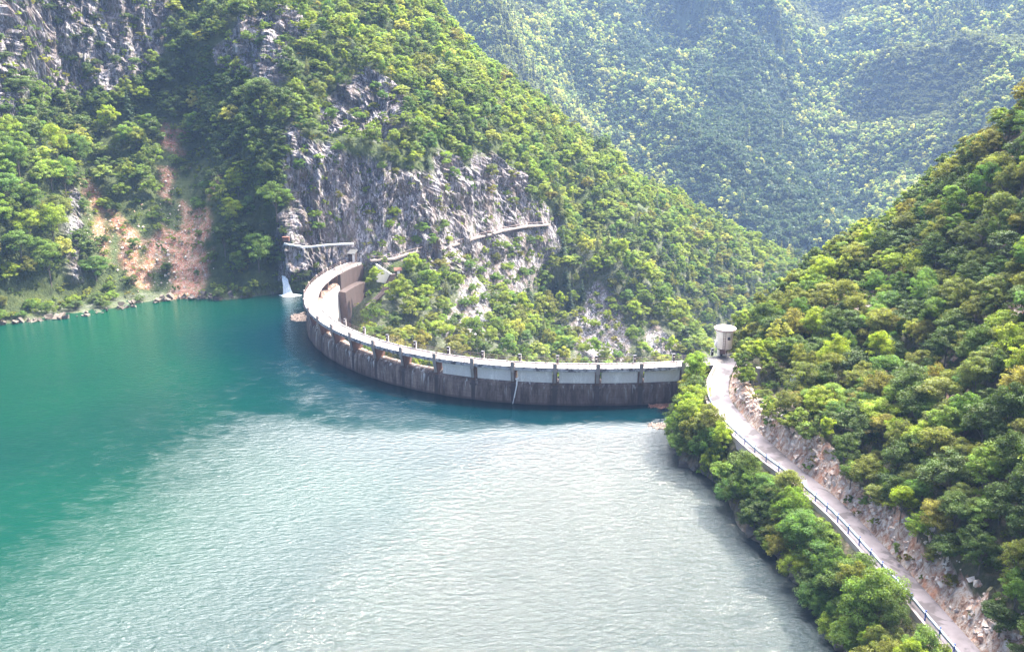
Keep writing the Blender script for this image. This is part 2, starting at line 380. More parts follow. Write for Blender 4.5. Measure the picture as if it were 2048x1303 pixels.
SHORE = [(-120, 672), (0, 650), (100, 640), (200, 628), (300, 607), (370, 598), (450, 600), (520, 590), (560, 584), (603, 583)]
MP = [] ; 
def mp(px, py, Y): MP.append(at(px, py, Y))
for q in SHORE:
    x, y, z = atz(q[0], q[1], ZW); MP.append((x, y, z + .2)); MP.append((x, y - 3, ZW - 3)); MP.append((x, y - 12, ZW - 9))
PATHP = [at(740, 521, 221), at(785, 518, 223), at(818, 506, 227), (-16.5, 237.5, 1.0), at(950, 475, 247), at(1000, 462, 258), at(1050, 453, 265), at(1098, 449, 270)]
cols = {
 -260: [(600, 170), (400, 185), (200, 200), (0, 215), (-300, 250)],
 -120: [(640, 184), (600, 186), (450, 192), (300, 204), (150, 226), (0, 236), (-200, 252), (-500, 290)],
 0:   [(620, 194), (500, 200), (400, 206), (330, 212), (250, 228), (150, 236), (0, 242), (-200, 258), (-500, 310)],
 100: [(600, 201), (500, 207), (400, 215), (320, 224), (250, 246), (200, 256), (100, 261), (0, 266), (-200, 284), (-500, 330)],
 140: [(590, 206), (500, 213), (400, 226), (320, 238)],
 200: [(580, 210), (500, 220), (400, 233), (300, 246), (200, 260), (100, 265), (0, 270), (-200, 290), (-500, 345)],
 300: [(560, 217), (500, 223), (400, 236), (300, 249), (200, 263), (120, 272), (0, 277), (-200, 300), (-500, 360)],
 370: [(560, 219), (500, 226), (400, 239), (300, 252), (200, 264), (100, 274), (0, 285)],
 450: [(560, 218), (500, 221), (400, 230), (300, 240), (200, 254), (130, 262), (60, 265), (0, 285), (-200, 330), (-500, 400)],
 520: [(560, 221), (500, 220), (400, 225), (300, 232), (180, 247), (90, 254), (0, 290)],
 565: [(560, 222), (500, 221.5), (400, 222), (300, 227), (240, 232), (180, 243), (100, 250), (30, 262), (0, 290), (-200, 345), (-500, 420)],
 650: [(540, 222), (487, 224.5), (400, 227), (300, 231), (200, 250), (100, 275), (0, 305), (-200, 360)],
 750: [(487, 225.5), (400, 228), (320, 232), (250, 241), (160, 248), (100, 268), (0, 310), (-200, 370)],
 850: [(420, 233), (340, 238), (300, 245), (200, 266), (100, 300)],
 950: [(400, 253), (320, 259), (250, 272), (160, 305)],
 1050: [(400, 270), (350, 277), (260, 303)],
 1120: [(420, 285), (300, 320)],
 1250: [(560, 300), (480, 305), (400, 325)],
 1340: [(620, 312), (520, 322), (450, 342)],
 1400: [(680, 318), (600, 330), (500, 350)],
 1500: [(700, 330), (640, 345), (550, 366)],
 1600: [(640, 360), (560, 392)],
}
for px, L in cols.items():
    for py, Y in L: mp(px, py, Y)
RIDGE = [(700, -140, 325), (850, 8, 335), (930, 68, 345), (1050, 163, 355), (1120, 225, 362), (1200, 272, 368), (1250, 312, 372), (1400, 400, 385), (1500, 450, 400), (1600, 498, 415), (1660, 545, 425)]
for px, py, Y in RIDGE:
    p = at(px, py + 34, Y); MP.append(p); MP.append((p[0] + 22, p[1] + 38, p[2] - 26)); MP.append((p[0] + 50, p[1] + 90, p[2] - 80))
for p in PATHP:
    MP.append((p[0], p[1] - 1.0, p[2] - .1)); MP.append((p[0] + .3, p[1] + 1.4, p[2] + .1))
# the gorge below the dam
for q in [(735, 560, 211), (750, 650, 200), (720, 700, 190), (790, 570, 217), (850, 560, 224), (850, 650, 207), (870, 705, 199), (950, 560, 240), (950, 650, 218), (1000, 705, 208), (1040, 520, 258),
          (1040, 600, 248), (1045, 660, 230), (1075, 705, 226), (1100, 600, 266), (1105, 700, 250), (1110, 520, 278), (1160, 600, 266), (1185, 700, 250), (1250, 600, 264), (1250, 700, 247), (1330, 705, 247),
          (700, 600, 212), (1150, 520, 276)]: mp(*q)
CREST = [(1140, 484, 280), (1200, 492, 276), (1280, 535, 272), (1340, 620, 264), (1390, 680, 258), (1425, 714, 254)]
for q in CREST:
    p = at(*q); MP.append(p); MP.append((p[0] + 10, p[1] + 12, p[2] - 16))
for s in np.arange(0, 18.1, 1.5):
    p = dp(s, 9, 0); MP.append((p[0], p[1], -34 if s < 12 else -30 + (s - 12) * 2)); 
    p = dp(s, -5, 0); MP.append((p[0], p[1], -17))
    p = dp(s, 1, 0); MP.append((p[0], p[1], -16))
for q in [(0, 180, -50), (20, 190, -60), (35, 215, -62), (-20, 178, -44), (60, 200, -60), (90, 260, -70), (60, 240, -62), (60, 290, -62), (95, 300, -72), (110, 340, -75), (150, 420, -90), (40, 152, -30),
          (-300, 140, -20), (-60, 150, -20), (-120, 150, -20), (-70, 185, -20), (60, 140, -20), (200, 140, -40), (200, 300, -60), (260, 520, -100), (-300, 520, 260), (-120, 520, 90), (-20, 520, -30), (80, 520, 20), (200, 520, -80),
          (-300, 300, 130), (-300, 220, 90)]: MP.append(q)
X0, X1, Y0, Y1 = -210., 190., 165., 470.
gx, gy, GZ = tin(MP, -300, 260, 130, 520, 1.0, 3)
# big relief
NX, NY = 620, 720
xc = np.linspace(X0, X1, NX); V3 = np.zeros((NX, NY, 3))
yd = np.linspace(Y0, Y1, 1400)
for i, x in enumerate(xc):
    z = bil(gx, gy, GZ, np.full_like(yd, x), yd)
    # even spacing along the slope, denser where the mountain faces the lake
    sl = np.sqrt(np.diff(yd) ** 2 + np.diff(z) ** 2); wgt = np.where(yd[1:] < 345, 1.0, .35)
    s = np.r_[0, np.cumsum(sl * wgt)]; t = np.linspace(0, s[-1], NY)
    V3[i, :, 0] = x; V3[i, :, 1] = np.interp(t, s, yd); V3[i, :, 2] = np.interp(t, s, z)
ROCK = [
 [(570, 236), (605, 285), (655, 285), (700, 308), (760, 325), (850, 342), (880, 310), (930, 330), (985, 298), (1010, 330), (1050, 345), (1050, 400), (1090, 420), (1130, 458), (1125, 500), (1080, 560), (1035, 620), (1000, 575), (960, 545), (900, 520), (880, 560), (830, 512), (770, 530), (700, 545), (620, 560), (560, 560), (556, 470), (575, 400), (565, 330)],
 [(645, 225), (690, 180), (735, 140), (800, 180), (820, 250), (775, 280), (715, 272), (650, 265)],
 [(430, 100), (470, 60), (520, 30), (590, 8), (604, 60), (560, 100), (582, 130), (540, 185), (500, 140), (440, 135)],
 [(0, -260), (345, -260), (338, 30), (330, 110), (290, 135), (260, 165), (240, 195), (190, 165), (150, 210), (90, 200), (60, 150), (40, 220), (12, 290), (-120, 330), (-120, -200)],
 [(140, 345), (165, 440), (158, 560), (140, 560), (128, 440)],
 [(1130, 660), (1200, 560), (1240, 590), (1265, 660), (1262, 720), (1150, 720)], [(900, 500), (960, 520), (1000, 600), (960, 690), (925, 640), (905, 700), (880, 650), (915, 580)],
 [(1290, 640), (1330, 670), (1390, 715), (1290, 715)],
 [(920, 560), (960, 520), (990, 560), (970, 620)], [(995, 160), (1010, 190), (1000, 210), (990, 190)]]
SOIL = [
 [(318, 250), (366, 258), (362, 300), (310, 292)], [(425, 345), (450, 350), (445, 392), (428, 400)],
 [(325, 330), (350, 330), (345, 420), (372, 395), (392, 430), (412, 418), (430, 430), (428, 500), (412, 560), (392, 604), (352, 604), (330, 590), (300, 570), (270, 560), (232, 540), (190, 470), (152, 380), (160, 350), (200, 380), (250, 450), (300, 478), (332, 440)]]
LIGHTROCK = [[(860, 430), (905, 440), (960, 470), (900, 498), (850, 500)]]
GULLY = [[(310, 285), (425, 310), (440, 440), (430, 600), (230, 620), (190, 500), (150, 380), (250, 400), (310, 440)]]
def masks_for(P, jit=10):
    q, dep = proj(P)
    jx = fbm(P * .12, 3, 5) * jit * 2.2; jy = fbm(P * .12 + 50, 3, 9) * jit * 2.2
    q2 = np.c_[q[:, 0] + jx, q[:, 1] + jy]
    r = np.zeros(len(P)); s = np.zeros(len(P)); g = np.zeros(len(P))
    front = P[:, 1] < 345
    for p in ROCK: r[inpoly(q2, p) & front] = 1
    fing = fbm(np.c_[q[:, 0] * .045, q[:, 1] * .012, q[:, 0] * 0], 3, 64) > np.where(q[:, 0] < 235, -.02, -.4)
    for p in SOIL: s[inpoly(q2, p) & (P[:, 1] < 262) & fing] = 1
    for p in GULLY: g[inpoly(q2, p) & (P[:, 1] < 262)] = 1
    return r, s, g, q
Vf = V3.reshape(-1, 3)
Nn = vnormals(V3).reshape(-1, 3)
rk, sl_, gl, _q = masks_for(Vf)
steep = np.clip((.62 - Nn[:, 2]) / .25, 0, 1)
rk = np.maximum(rk, 0)
def smooth2(a, n=2):
    a = a.reshape(NX, NY)
    for _ in range(n):
        p = np.pad(a, 1, mode='edge'); a = (p[:-2, 1:-1] + p[2:, 1:-1] + p[1:-1, :-2] + p[1:-1, 2:] + a) / 5
    return a.ravel()
rs = smooth2(rk, 4)
Pn = Vf.copy()
ridg = 1 - np.abs(fbm(np.c_[Pn[:, 0] * .13, Pn[:, 1] * .13, Pn[:, 2] * .035], 4, 3)) * 2.4
fine = 1 - np.abs(fbm(np.c_[Pn[:, 0] * .55, Pn[:, 1] * .55, Pn[:, 2] * .14], 4, 21, .6)) * 2.4
blocky = np.round(fbm(np.c_[Pn[:, 0] * .2, Pn[:, 1] * .2, Pn[:, 2] * .09], 2, 31) * 5) / 5
gen = fbm(Pn * .035, 4, 40) * 3.5 + fbm(Pn * .2, 3, 44) * .9
disp = rs * (ridg * 3.2 + fine * 1.5 + blocky * 2.2 - 2.0) + (1 - rs) * gen
nearpath = np.min(np.stack([np.hypot(Pn[:, 0] - p[0], Pn[:, 1] - p[1]) for p in PATHP]), 0)
disp *= np.clip((nearpath - 1.0) / 5, .08, 1)
dm = np.min(np.stack([np.hypot(Pn[:, 0] - dp(s, 1.5, 0)[0], Pn[:, 1] - dp(s, 1.5, 0)[1]) for s in np.arange(14, 18.6, .5)]), 0)
disp *= np.clip((dm - 4) / 7, .05, 1)
disp *= np.clip((Pn[:, 2] - ZW + 1) / 3, .15, 1)
hdir = Nn.copy(); hdir[:, 2] *= .35; hdir /= np.linalg.norm(hdir, axis=1, keepdims=True)
Vd = Vf + hdir * disp[:, None]
me = mesh_np('mountain', Vd, grid_faces(NX, NY), [M['ground']], False, attrs={'masks': np.c_[np.maximum(smooth2(rk, 1), (Vd[:, 2] < ZW + .6 + fbm(Vd * .3, 2, 6) * .5) * .2), smooth2(sl_, 2), gl]})
mountain = tag(link('mountain', me), 'steep wooded limestone massif rising from the lake behind the dam', 'mountain', kind='structure')

# ------------------------------------------------------------------ right bank
RL = [(34.8, 144.3), (31.9, 136.8), (30.2, 130.1), (29.8, 124.4), (30.2, 118.5), (31.2, 113.3), (32.5, 107.8), (34.2, 102.4), (35.7, 96.4), (36.7, 91.5), (37.3, 86.5), (37.8, 81.5), (38.3, 77.0), (38.6, 72.5), (38.9, 68.5), (39.1, 64.5), (39.3, 58), (39.5, 48)]
RR = [(38.4, 145.6), (35.0, 136.0), (33.5, 129.0), (33.6, 123.3), (34.3, 117.2), (35.3, 111.8), (36.5, 105.9), (37.9, 100.3), (39.1, 94.5), (39.7, 89.5), (40.2, 84.5), (40.7, 79.5), (41.1, 75.0), (41.4, 70.8), (41.7, 67), (41.9, 63.2), (42.2, 57), (42.4, 47)]
BP = []
def cr2(L, n):
    out = []
    for i in range(len(L) - 1):
        p0, p3 = L[max(i - 1, 0)], L[min(i + 2, len(L) - 1)]
        out += [cr(p0, L[i], L[i + 1], p3, k / n) for k in range(n)]
    return out + [L[-1]]
for (a, b), (c, d) in zip(cr2(RL, 4), cr2(RR, 4)):
    BP += [(a - .2, b, -.45), (c + .25, d, -.45), ((a + c) / 2, (b + d) / 2, -.45), (a - 1.0, b, -1.0)]
    BP.append((c + 1.1, d - .1, 1.9 + .5 * math.sin(b * .31)))
    h = 3.3 + .8 * math.sin(b * .23 + 1)
    if b < 138: BP.append((c + 2.3, d - .2, h))
for q in [(1376, 806), (1366, 870), (1358, 930), (1408, 948), (1468, 968), (1482, 1055), (1550, 1108), (1616, 1200), (1676, 1290), (1722, 1370)]:
    x, y, z = atz(q[0], q[1], ZW); BP += [(x, y, ZW + .1), (x - 3, y - 1.5, ZW - 3), (x - 12, y - 4, ZW - 7)]
BP += [(33.5, 60, ZW), (33.5, 40, ZW), (20, 60, -14), (20, 40, -14), (10, 100, -14), (16, 135, -14), (27.5, 141.0, ZW - 1), (31.5, 142, -3.5), (37.5, 150, -2.5), (28, 146.5, -9), (28, 153, -22), (36, 158, -10), (20, 160, -30)]
SIL = [(1452, 690, 153), (1490, 632, 157), (1560, 574, 160), (1640, 498, 163), (1730, 450, 166), (1800, 402, 166), (1900, 318, 163), (1970, 265, 158), (2048, 225, 152), (2150, 130, 150), (2300, 0, 150), (2600, -300, 150)]
for q in SIL:
    p = at(q[0], q[1] + (36 if q[0] > 1500 else 12), q[2]); BP += [p, (p[0] + 6, p[1] + 14, p[2] - 9), (p[0] + 20, p[1] + 50, p[2] - 50)]
for q in [(1500, 720, 140), (1560, 640, 150), (1560, 760, 128), (1640, 600, 147), (1640, 720, 132), (1640, 840, 113), (1720, 560, 150), (1720, 700, 130), (1720, 860, 106), (1800, 500, 150), (1800, 640, 131),
          (1800, 800, 110), (1800, 940, 93), (1900, 420, 146), (1900, 560, 130), (1900, 720, 111), (1900, 880, 94), (1900, 1040, 80), (2000, 340, 143), (2000, 500, 126), (2000, 700, 104), (2000, 900, 86), (2000, 1100, 71),
          (2100, 300, 134), (2100, 600, 104), (2100, 900, 80), (2100, 1150, 66), (2300, 300, 118), (2300, 700, 84), (2300, 1100, 60), (2700, 300, 90), (2700, 900, 58)]: BP.append(at(*q))
BP += [(62, 40, 22), (100, 40, 60), (100, 60, 70), (130, 100, 90), (160, 150, 90), (160, 220, 10), (100, 230, -40), (50, 215, -55), (45, 30, 3), (42.5, 30, 0), (33, 30, ZW)]
bx, by, BZ = tin(BP, 14, 150, 36, 220, .5, 1)
xs = np.r_[np.linspace(16, 62, 190), np.linspace(62.4, 148, 150)]; ys = np.linspace(40, 215, 420)
XX, YY = np.meshgrid(xs, ys, indexing='ij'); ZZ = bil(bx, by, BZ, XX.ravel(), YY.ravel()).reshape(XX.shape)
B3 = np.stack([XX, YY, ZZ], 2); Bn = vnormals(B3).reshape(-1, 3); Bf = B3.reshape(-1, 3).copy()
rlx = np.interp(Bf[:, 1], [p[1] for p in RL][::-1], [p[0] for p in RL][::-1]); rrx = np.interp(Bf[:, 1], [p[1] for p in RR][::-1], [p[0] for p in RR][::-1])
ond = np.clip(np.maximum(rlx - Bf[:, 0], Bf[:, 0] - rrx) - .25, 0, 50)
cut = ((Bf[:, 0] > rrx) & (Bf[:, 0] < rrx + 2.0 + fbm(Bf * .3, 2, 8) * 1.2) & (Bf[:, 1] < 146)).astype(float)
shore = ((Bf[:, 2] < ZW + 1.2)).astype(float)
patch = (fbm(Bf * .11, 3, 77) > .34).astype(float) * (ond > 4)
bm_ = np.clip(cut + shore * .25 + patch, 0, 1)
crag = np.abs(fbm(Bf * .55, 3, 61)) * 2.2 + np.round(fbm(Bf * .9, 2, 66) * 4) / 4
d2 = np.clip((ond - .3) / 2.0, 0, 1) * (cut * (crag * .7 - .3) + (1 - cut) * (fbm(Bf * .08, 4, 50) * 1.6 + fbm(Bf * .5, 3, 53) * .5) * np.clip(ond / 4, 0, 1))
Bf += Bn * d2[:, None]
me = mesh_np('hillside', Bf, grid_faces(len(xs), len(ys)), [M['bank']], False, attrs={'masks': np.c_[bm_, shore, patch]})
tag(link('hillside', me), 'steep bushy hillside on the right above the narrow road', 'hillside', kind='structure')

# ------------------------------------------------------------------ far mountains
FP = []
for q in [(1735, 490, 640), (1690, 410, 720), (1655, 330, 800), (1620, 235, 900), (1640, 150, 990), (1610, 90, 1080), (1660, 40, 1160), (1700, -60, 1300)]:   # valley line
    FP.append(at(*q))
for q in [(1650, 500, 600), (1600, 470, 610), (1500, 430, 640), (1400, 370, 660), (1250, 280, 700), (1120, 190, 740), (1000, 90, 790), (880, 10, 840), (850, -80, 900), (600, -200, 900),
          (1550, 350, 740), (1450, 280, 770), (1300, 190, 810), (1150, 90, 860), (1020, 0, 900), (1560, 260, 850), (1480, 170, 900), (1400, 110, 925), (1300, 70, 930), (1200, 10, 950), (1180, -60, 1010),
          (1300, 10, 1020), (1345, 45, 1020), (1400, 90, 1000), (1470, 135, 985), (1330, -20, 1090),       # dark side ravine
          (1370, 5, 1030), (1440, 50, 1000), (1520, 110, 985), (1400, -80, 1150), (1560, 40, 1090), (1500, 0, 1110),
          (1750, 460, 650), (1790, 380, 690), (1750, 330, 760), (1800, 260, 790), (1720, 240, 860), (1850, 330, 700), (1950, 250, 720), (2060, 160, 740), (2200, 60, 740), (1800, 150, 880), (1900, 130, 850), (2000, 60, 870), (2150, -20, 900), (1750, 90, 990), (1850, 30, 1000), (1980, -30, 1040),
          (1780, -40, 1140), (2100, -120, 1150), (2600, -200, 1000), (2500, 100, 760), (300, -300, 1000), (900, -200, 1150), (1400, -200, 1400), (1900, -220, 1500), (2500, -350, 1500)]: FP.append(at(*q))
for q in [(-500, 1700, 600), (300, 1700, 560), (1400, 1700, 640), (1400, 600, 200), (-500, 560, 60), (60, 560, -110), (250, 540, -120), (500, 520, -60), (330, 560, -110), (900, 500, 120)]: FP.append(q)
fx_, fy_, FZ = tin(FP, -400, 1300, 540, 1700, 6, 2)
FX, FY = np.meshgrid(np.arange(-380, 1290, 6.), np.arange(545, 1690, 6.), indexing='ij')
FB = np.stack([FX, FY, bil(fx_, fy_, FZ, FX.ravel(), FY.ravel()).reshape(FX.shape)], 2).reshape(-1, 3)
FB[:, 2] += fbm(np.c_[FB[:, 0] * .008, FB[:, 1] * .004, FB[:, 0] * 0], 4, 90) * 34 + (.5 - np.abs(fbm(np.c_[FB[:, 0] * .0075 + FB[:, 1] * .002, FB[:, 1] * .0028, FB[:, 0] * 0], 3, 93)) * 2) * 44 + fbm(np.c_[FB[:, :2] * .03, FB[:, 2] * 0], 3, 95) * 7
me = mesh_np('far_mountain', FB, grid_faces(*FX.shape), [M['ground']], True, attrs={'masks': np.zeros((len(FB), 3))})
tag(link('far_mountain', me), 'hazy forested mountain slopes across the valley', 'mountain', kind='structure')
FZ2 = FB[:, 2].reshape(FX.shape)


# ------------------------------------------------------------------ ray tests against the terrain
from mathutils.bvhtree import BVHTree
def bvh_of(*obs):
    vs = []; fs = []
    for o in obs:
        me = o.data; n = len(me.vertices); a = np.zeros(n * 3, np.float32); me.vertices.foreach_get('co', a)
        k = np.zeros(len(me.loops), np.int32); me.loops.foreach_get('vertex_index', k)
        b = len(vs); vs += [tuple(p) for p in a.reshape(-1, 3).tolist()]; fs += [tuple(x) for x in (k.reshape(-1, 4) + b).tolist()]
    return BVHTree.FromPolygons(vs, fs)
TREE_BVH = bvh_of(mountain, bpy.data.objects['hillside'])
CAMP = Vector((0, 0, CAMZ))
def hit(px, py, back=0.0):
    d = Vector(ray(px, py)).normalized(); r = TREE_BVH.ray_cast(CAMP, d)
    return (r[0] - d * back) if r[0] is not None else None
def ground_z(x, y):
    r = TREE_BVH.ray_cast(Vector((x, y, 400)), Vector((0, 0, -1)))
    return r[0].z if r[0] is not None else None

# ------------------------------------------------------------------ lake
def make_water():
    m, nt, b = mat('lake water', .2)
    co = coords(nt, (1, 1, 1), False)
    n0 = noise(nt, co, .012, 3, .5)
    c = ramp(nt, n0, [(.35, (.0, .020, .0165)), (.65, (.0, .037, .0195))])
    ca = attr(nt, 'calm'); c = mix(nt, ca.outputs['Fac'], (.004, .017, .0165), c)  # body colour darkened in the breezy part so the glare looks whiter
    cdp = attr(nt, 'dam_reflect'); c = mix(nt, cdp.outputs['Fac'], c, (.0, .009, .0165))  # dark reflection of the dam, painted into the water colour beside it
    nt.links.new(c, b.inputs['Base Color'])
    calm0 = attr(nt, 'calm'); brk = noise(nt, coords(nt, (.6, 1, 1), False, (0, 0, R(12))), .55, 7, .8)
    class _C: pass
    cadd = nt.nodes.new('ShaderNodeMath'); cadd.operation = 'MULTIPLY_ADD'; nt.links.new(brk, cadd.inputs[0]); cadd.inputs[1].default_value = .9
    csub = nt.nodes.new('ShaderNodeMath'); csub.operation = 'SUBTRACT'; nt.links.new(calm0.outputs['Fac'], csub.inputs[0]); csub.inputs[1].default_value = .45; nt.links.new(csub.outputs[0], cadd.inputs[2]); cadd.use_clamp = True
    calm = _C(); calm.outputs = {'Fac': cadd.outputs[0]}; mi = nt.nodes.new('ShaderNodeMapRange'); mi.inputs[3].default_value = 1.8; mi.inputs[4].default_value = 1.33
    nt.links.new(calm.outputs['Fac'], mi.inputs[0]); nt.links.new(mi.outputs[0], b.inputs['IOR'])
    w1 = noise(nt, coords(nt, (.5, 1.0, 1), False, (0, 0, R(-14))), 1.5, 6, .64, 0)
    w2 = noise(nt, coords(nt, (.35, 1.0, 1), False, (0, 0, R(9))), 4.0, 4, .64, 0)
    w3 = noise(nt, co, .06, 3, .5)
    h = nt.nodes.new('ShaderNodeMath'); h.operation = 'MULTIPLY_ADD'; nt.links.new(w2, h.inputs[0]); h.inputs[1].default_value = .42; nt.links.new(w1, h.inputs[2])
    n = nt.nodes.new('ShaderNodeBump'); n.inputs['Distance'].default_value = 1.15
    mr = nt.nodes.new('ShaderNodeMapRange'); mr.inputs[3].default_value = .60; mr.inputs[4].default_value = .14
    nt.links.new(calm.outputs['Fac'], mr.inputs[0]); nt.links.new(mr.outputs[0], n.inputs['Strength'])
    nt.links.new(h.outputs[0], n.inputs['Height']); nt.links.new(n.outputs[0], b.inputs['Normal'])
    mr2 = nt.nodes.new('ShaderNodeMapRange'); mr2.inputs[3].default_value = .17; mr2.inputs[4].default_value = .06
    ad = nt.nodes.new('ShaderNodeMath'); ad.operation = 'MULTIPLY_ADD'; nt.links.new(w3, ad.inputs[0]); ad.inputs[1].default_value = .0; nt.links.new(calm.outputs['Fac'], ad.inputs[2])
    nt.links.new(ad.outputs[0], mr2.inputs[0]); nt.links.new(mr2.outputs[0], b.inputs['Roughness'])
    return m
M['water'] = make_water()
lake_poly = [dp(s, .9, 0)[:2] for s in np.arange(-.4, 18.55, .25)] + [(-44, 250), (-215, 250), (-215, -80), (45, -80), (45, 60), (40, 100), (36, 138)]
gxs = np.arange(-214, 45, 1.5); gys = np.arange(-78, 250, 1.5)
GX, GY = np.meshgrid(gxs, gys, indexing='ij'); WP = np.c_[GX.ravel(), GY.ravel()]
ins = inpoly(WP, lake_poly)
# regular sheet with its edge vertices pulled to the dam line: cells fully inside plus a strip along the dam
bm = bmesh.new(); vs = [bm.verts.new((p[0], p[1], ZW)) for p in lake_poly]; bm.faces.new(vs)
bmesh.ops.triangulate(bm, faces=bm.faces)
for axis, vals in ((0, np.arange(-210, 45, 2.5)), (1, np.arange(-75, 250, 2.5))):
    for v in vals:
        no = Vector((1, 0, 0)) if axis == 0 else Vector((0, 1, 0))
        bmesh.ops.bisect_plane(bm, geom=bm.verts[:] + bm.edges[:] + bm.faces[:], plane_co=no * float(v), plane_no=no)
me = bpy.data.meshes.new('lake'); bm.to_mesh(me); bm.free(); me.materials.append(M['water'])
wv = np.zeros(len(me.vertices) * 3, np.float32); me.vertices.foreach_get('co', wv); wv = wv.reshape(-1, 3)
dd = np.min(np.stack([np.hypot(wv[:, 0] - dp(s, 0, 0)[0], wv[:, 1] - dp(s, 0, 0)[1]) for s in np.arange(-.4, 18, .25)]), 0)
lim = np.interp(wv[:, 0], [-60, -30, -10, 10, 30], [30, 22, 16, 9, 8])
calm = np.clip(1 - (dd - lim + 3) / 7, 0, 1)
left = np.clip((wv[:, 1] - 165 + wv[:, 0] * .25) / 30, 0, 1) * (wv[:, 0] < -40)
a = me.attributes.new('dam_reflect', 'FLOAT', 'POINT'); a.data.foreach_set('value', (np.clip(1 - (dd - 6 + fbm(wv * .05, 3, 72) * 10) / 26, 0, 1) * .9).astype(np.float32))
# the breeze reaches only the right and near part of the lake; the far left lies in the lee of the mountain
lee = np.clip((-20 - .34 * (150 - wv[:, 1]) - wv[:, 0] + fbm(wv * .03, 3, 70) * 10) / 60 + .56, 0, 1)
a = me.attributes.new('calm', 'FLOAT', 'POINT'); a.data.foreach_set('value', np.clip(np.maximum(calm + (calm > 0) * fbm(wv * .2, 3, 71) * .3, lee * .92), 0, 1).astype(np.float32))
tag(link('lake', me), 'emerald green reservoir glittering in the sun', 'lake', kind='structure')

# ------------------------------------------------------------------ dam
dam = thing('dam', 'curved concrete arch dam holding back the green lake', 'dam')
ZC = -2.45
def panel_ring(s, e):                    # e : 0 at a joint .. 1 mid bay
    k = .10 * (1 - e)
    return [dp(s, r + k, z) for r, z in [(.30, -12), (.12, -6.6), (.16, -4.8), (.28, -3.6), (.46, -3.05), (.85, -2.7), (1.3, ZC - .05), (2.0, ZC), (2.5, ZC - .2), (2.7, -3.1), (2.7, -12)]]
for i in range(-1, 18):
    a, b = (i + .05, i + .95) if i >= 0 else (-.48, -.05)
    mb = MB(); mb.sweep([panel_ring(a + (b - a) * t, min(1, 4 * min(t, 1 - t))) for t in np.linspace(0, 1, 9)])
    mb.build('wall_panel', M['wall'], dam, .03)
for i in range(0, 18):
    mb = MB(); W = .05 if i > 5 else .09
    mb.sweep([[dp(i + t, r, z) for r, z in [(.42, -12), (.27, -6.6), (.34, -3.7), (.6, -3.05), (1.2, ZC - .25), (2.5, ZC - .3), (2.6, -12)]] for t in (-W, 0, W)])
    mb.build('wall_joint', M['block'], dam)
mb = MB(); mb.sweep([[dp(s, r, z) for r, z in [(2.55, -2.95), (2.9, -3.3), (3.2, -8), (3.6, -16), (3.9, -40), (1.6, -40), (1.6, -2.95)]] for s in np.arange(-.3, 17.9, .25)])
mb.build('downstream_face', M['white_face'], dam)
mb = MB(); mb.sweep([[dp(s, r, z) for r, z in [(.26, -.16), (.26, 0), (2.66, 0), (2.66, -.16)]] for s in np.r_[np.arange(-.5, 18.5, .25), 18.6]])
mb.build('deck', M['deck'], dam)
for r0, r1, zt, zb, nm in ((-.06, .25, .14, -.52, 'edge_beam'), (2.67, 2.9, .12, -.42, 'edge_beam')):
    mb = MB(); mb.sweep([[dp(s, r, z) for r, z in [(r0, zb), (r0, zt), (r1, zt), (r1, zb)]] for s in np.r_[np.arange(-.48, 18.5, .25), 18.58]])
    mb.build(nm, M['beam'], dam, .02)
for i in range(0, 19):
    mb = MB(); hw = .052
    A = [(.10, -.17), (.12, -.9), (.48, -3.15), (2.3, -3.1), (2.6, -1.2), (2.6, -.17)]
    L0 = [dp(max(i - hw, 0 if i == 0 else -1), r, z) for r, z in A]; L1 = [dp(min(i + hw, 18.5), r, z) for r, z in A]
    mb.sweep([L0, L1]); mb.build('pier', M['pier'], dam, .03)
    o, d, n = frame(i); rz = math.atan2(d.y, d.x); c = dp(i, -.16, .05)
    mb = MB(); mb.box((c[0], c[1], .0), (.62, .26, 1.8), rz); mb.box((c[0], c[1], .95), (.54, .2, .14), rz)
    q = dp(i, -.02, -1.2); mb.sweep([[dp(i + t, r, z) for r, z in [(-.28, -.55), (-.04, -.55), (.36, -2.6), (.16, -2.6)]] for t in (-.035, .035)])
    mb.build('deck_post', M['post'], dam, .03)
for i in range(0, 6):
    mb = MB(); mb.sweep([[dp(i + t, r, z) for r, z in [(.95, -2.9), (.74, -2.75), (.55, -.45), (.85, -.45)]] for t in np.linspace(.06, .9 if i < 5 else .84, 6)])
    mb.build('bay_infill', M['panel'], dam)
mb = MB(); mb.sweep([[dp(t, r, z) for r, z in [(.85, -4), (.5, -4), (.4, -.5), (.85, -.5)]] for t in np.linspace(-.48, -.06, 4)]); mb.build('bay_infill', M['panel'], dam)
for side, r in (('out', .02), ('in', 2.8)):
    mb = MB(); S = np.arange(-.45, 18.45, .25)
    for z in (.55, .98):
        for s0, s1 in zip(S[:-1], S[1:]): mb.tube(dp(s0, r, z), dp(s1, r, z), .028, 4)
    for s in np.arange(-.3, 18.4, .25): mb.tube(dp(s, r, .1), dp(s, r, 1.0), .03, 4)
    mb.build('railing', M['rail'], dam)
mb = MB(); mb.sweep([[dp(s, r, z) for r, z in [(2.4, -.45), (3.22, -.45), (3.5, -24), (2.2, -24)]] for s in np.linspace(17.0, 18.6, 6)])
mb.build('abutment_block', M['block'], dam)
mb = MB(); mb.sweep([[dp(s, r, z) for r, z in [(3.2, -4.2), (4.9, -4.4), (6.8, -30), (3.2, -30)]] for s in np.linspace(16.75, 18.4, 5)])
mb.build('abutment_block', M['block'], dam)
mb = MB(); pz = [(-.1, -2.3), (.0, -3.4), (-.02, -6.2)]
s_ = 3.9
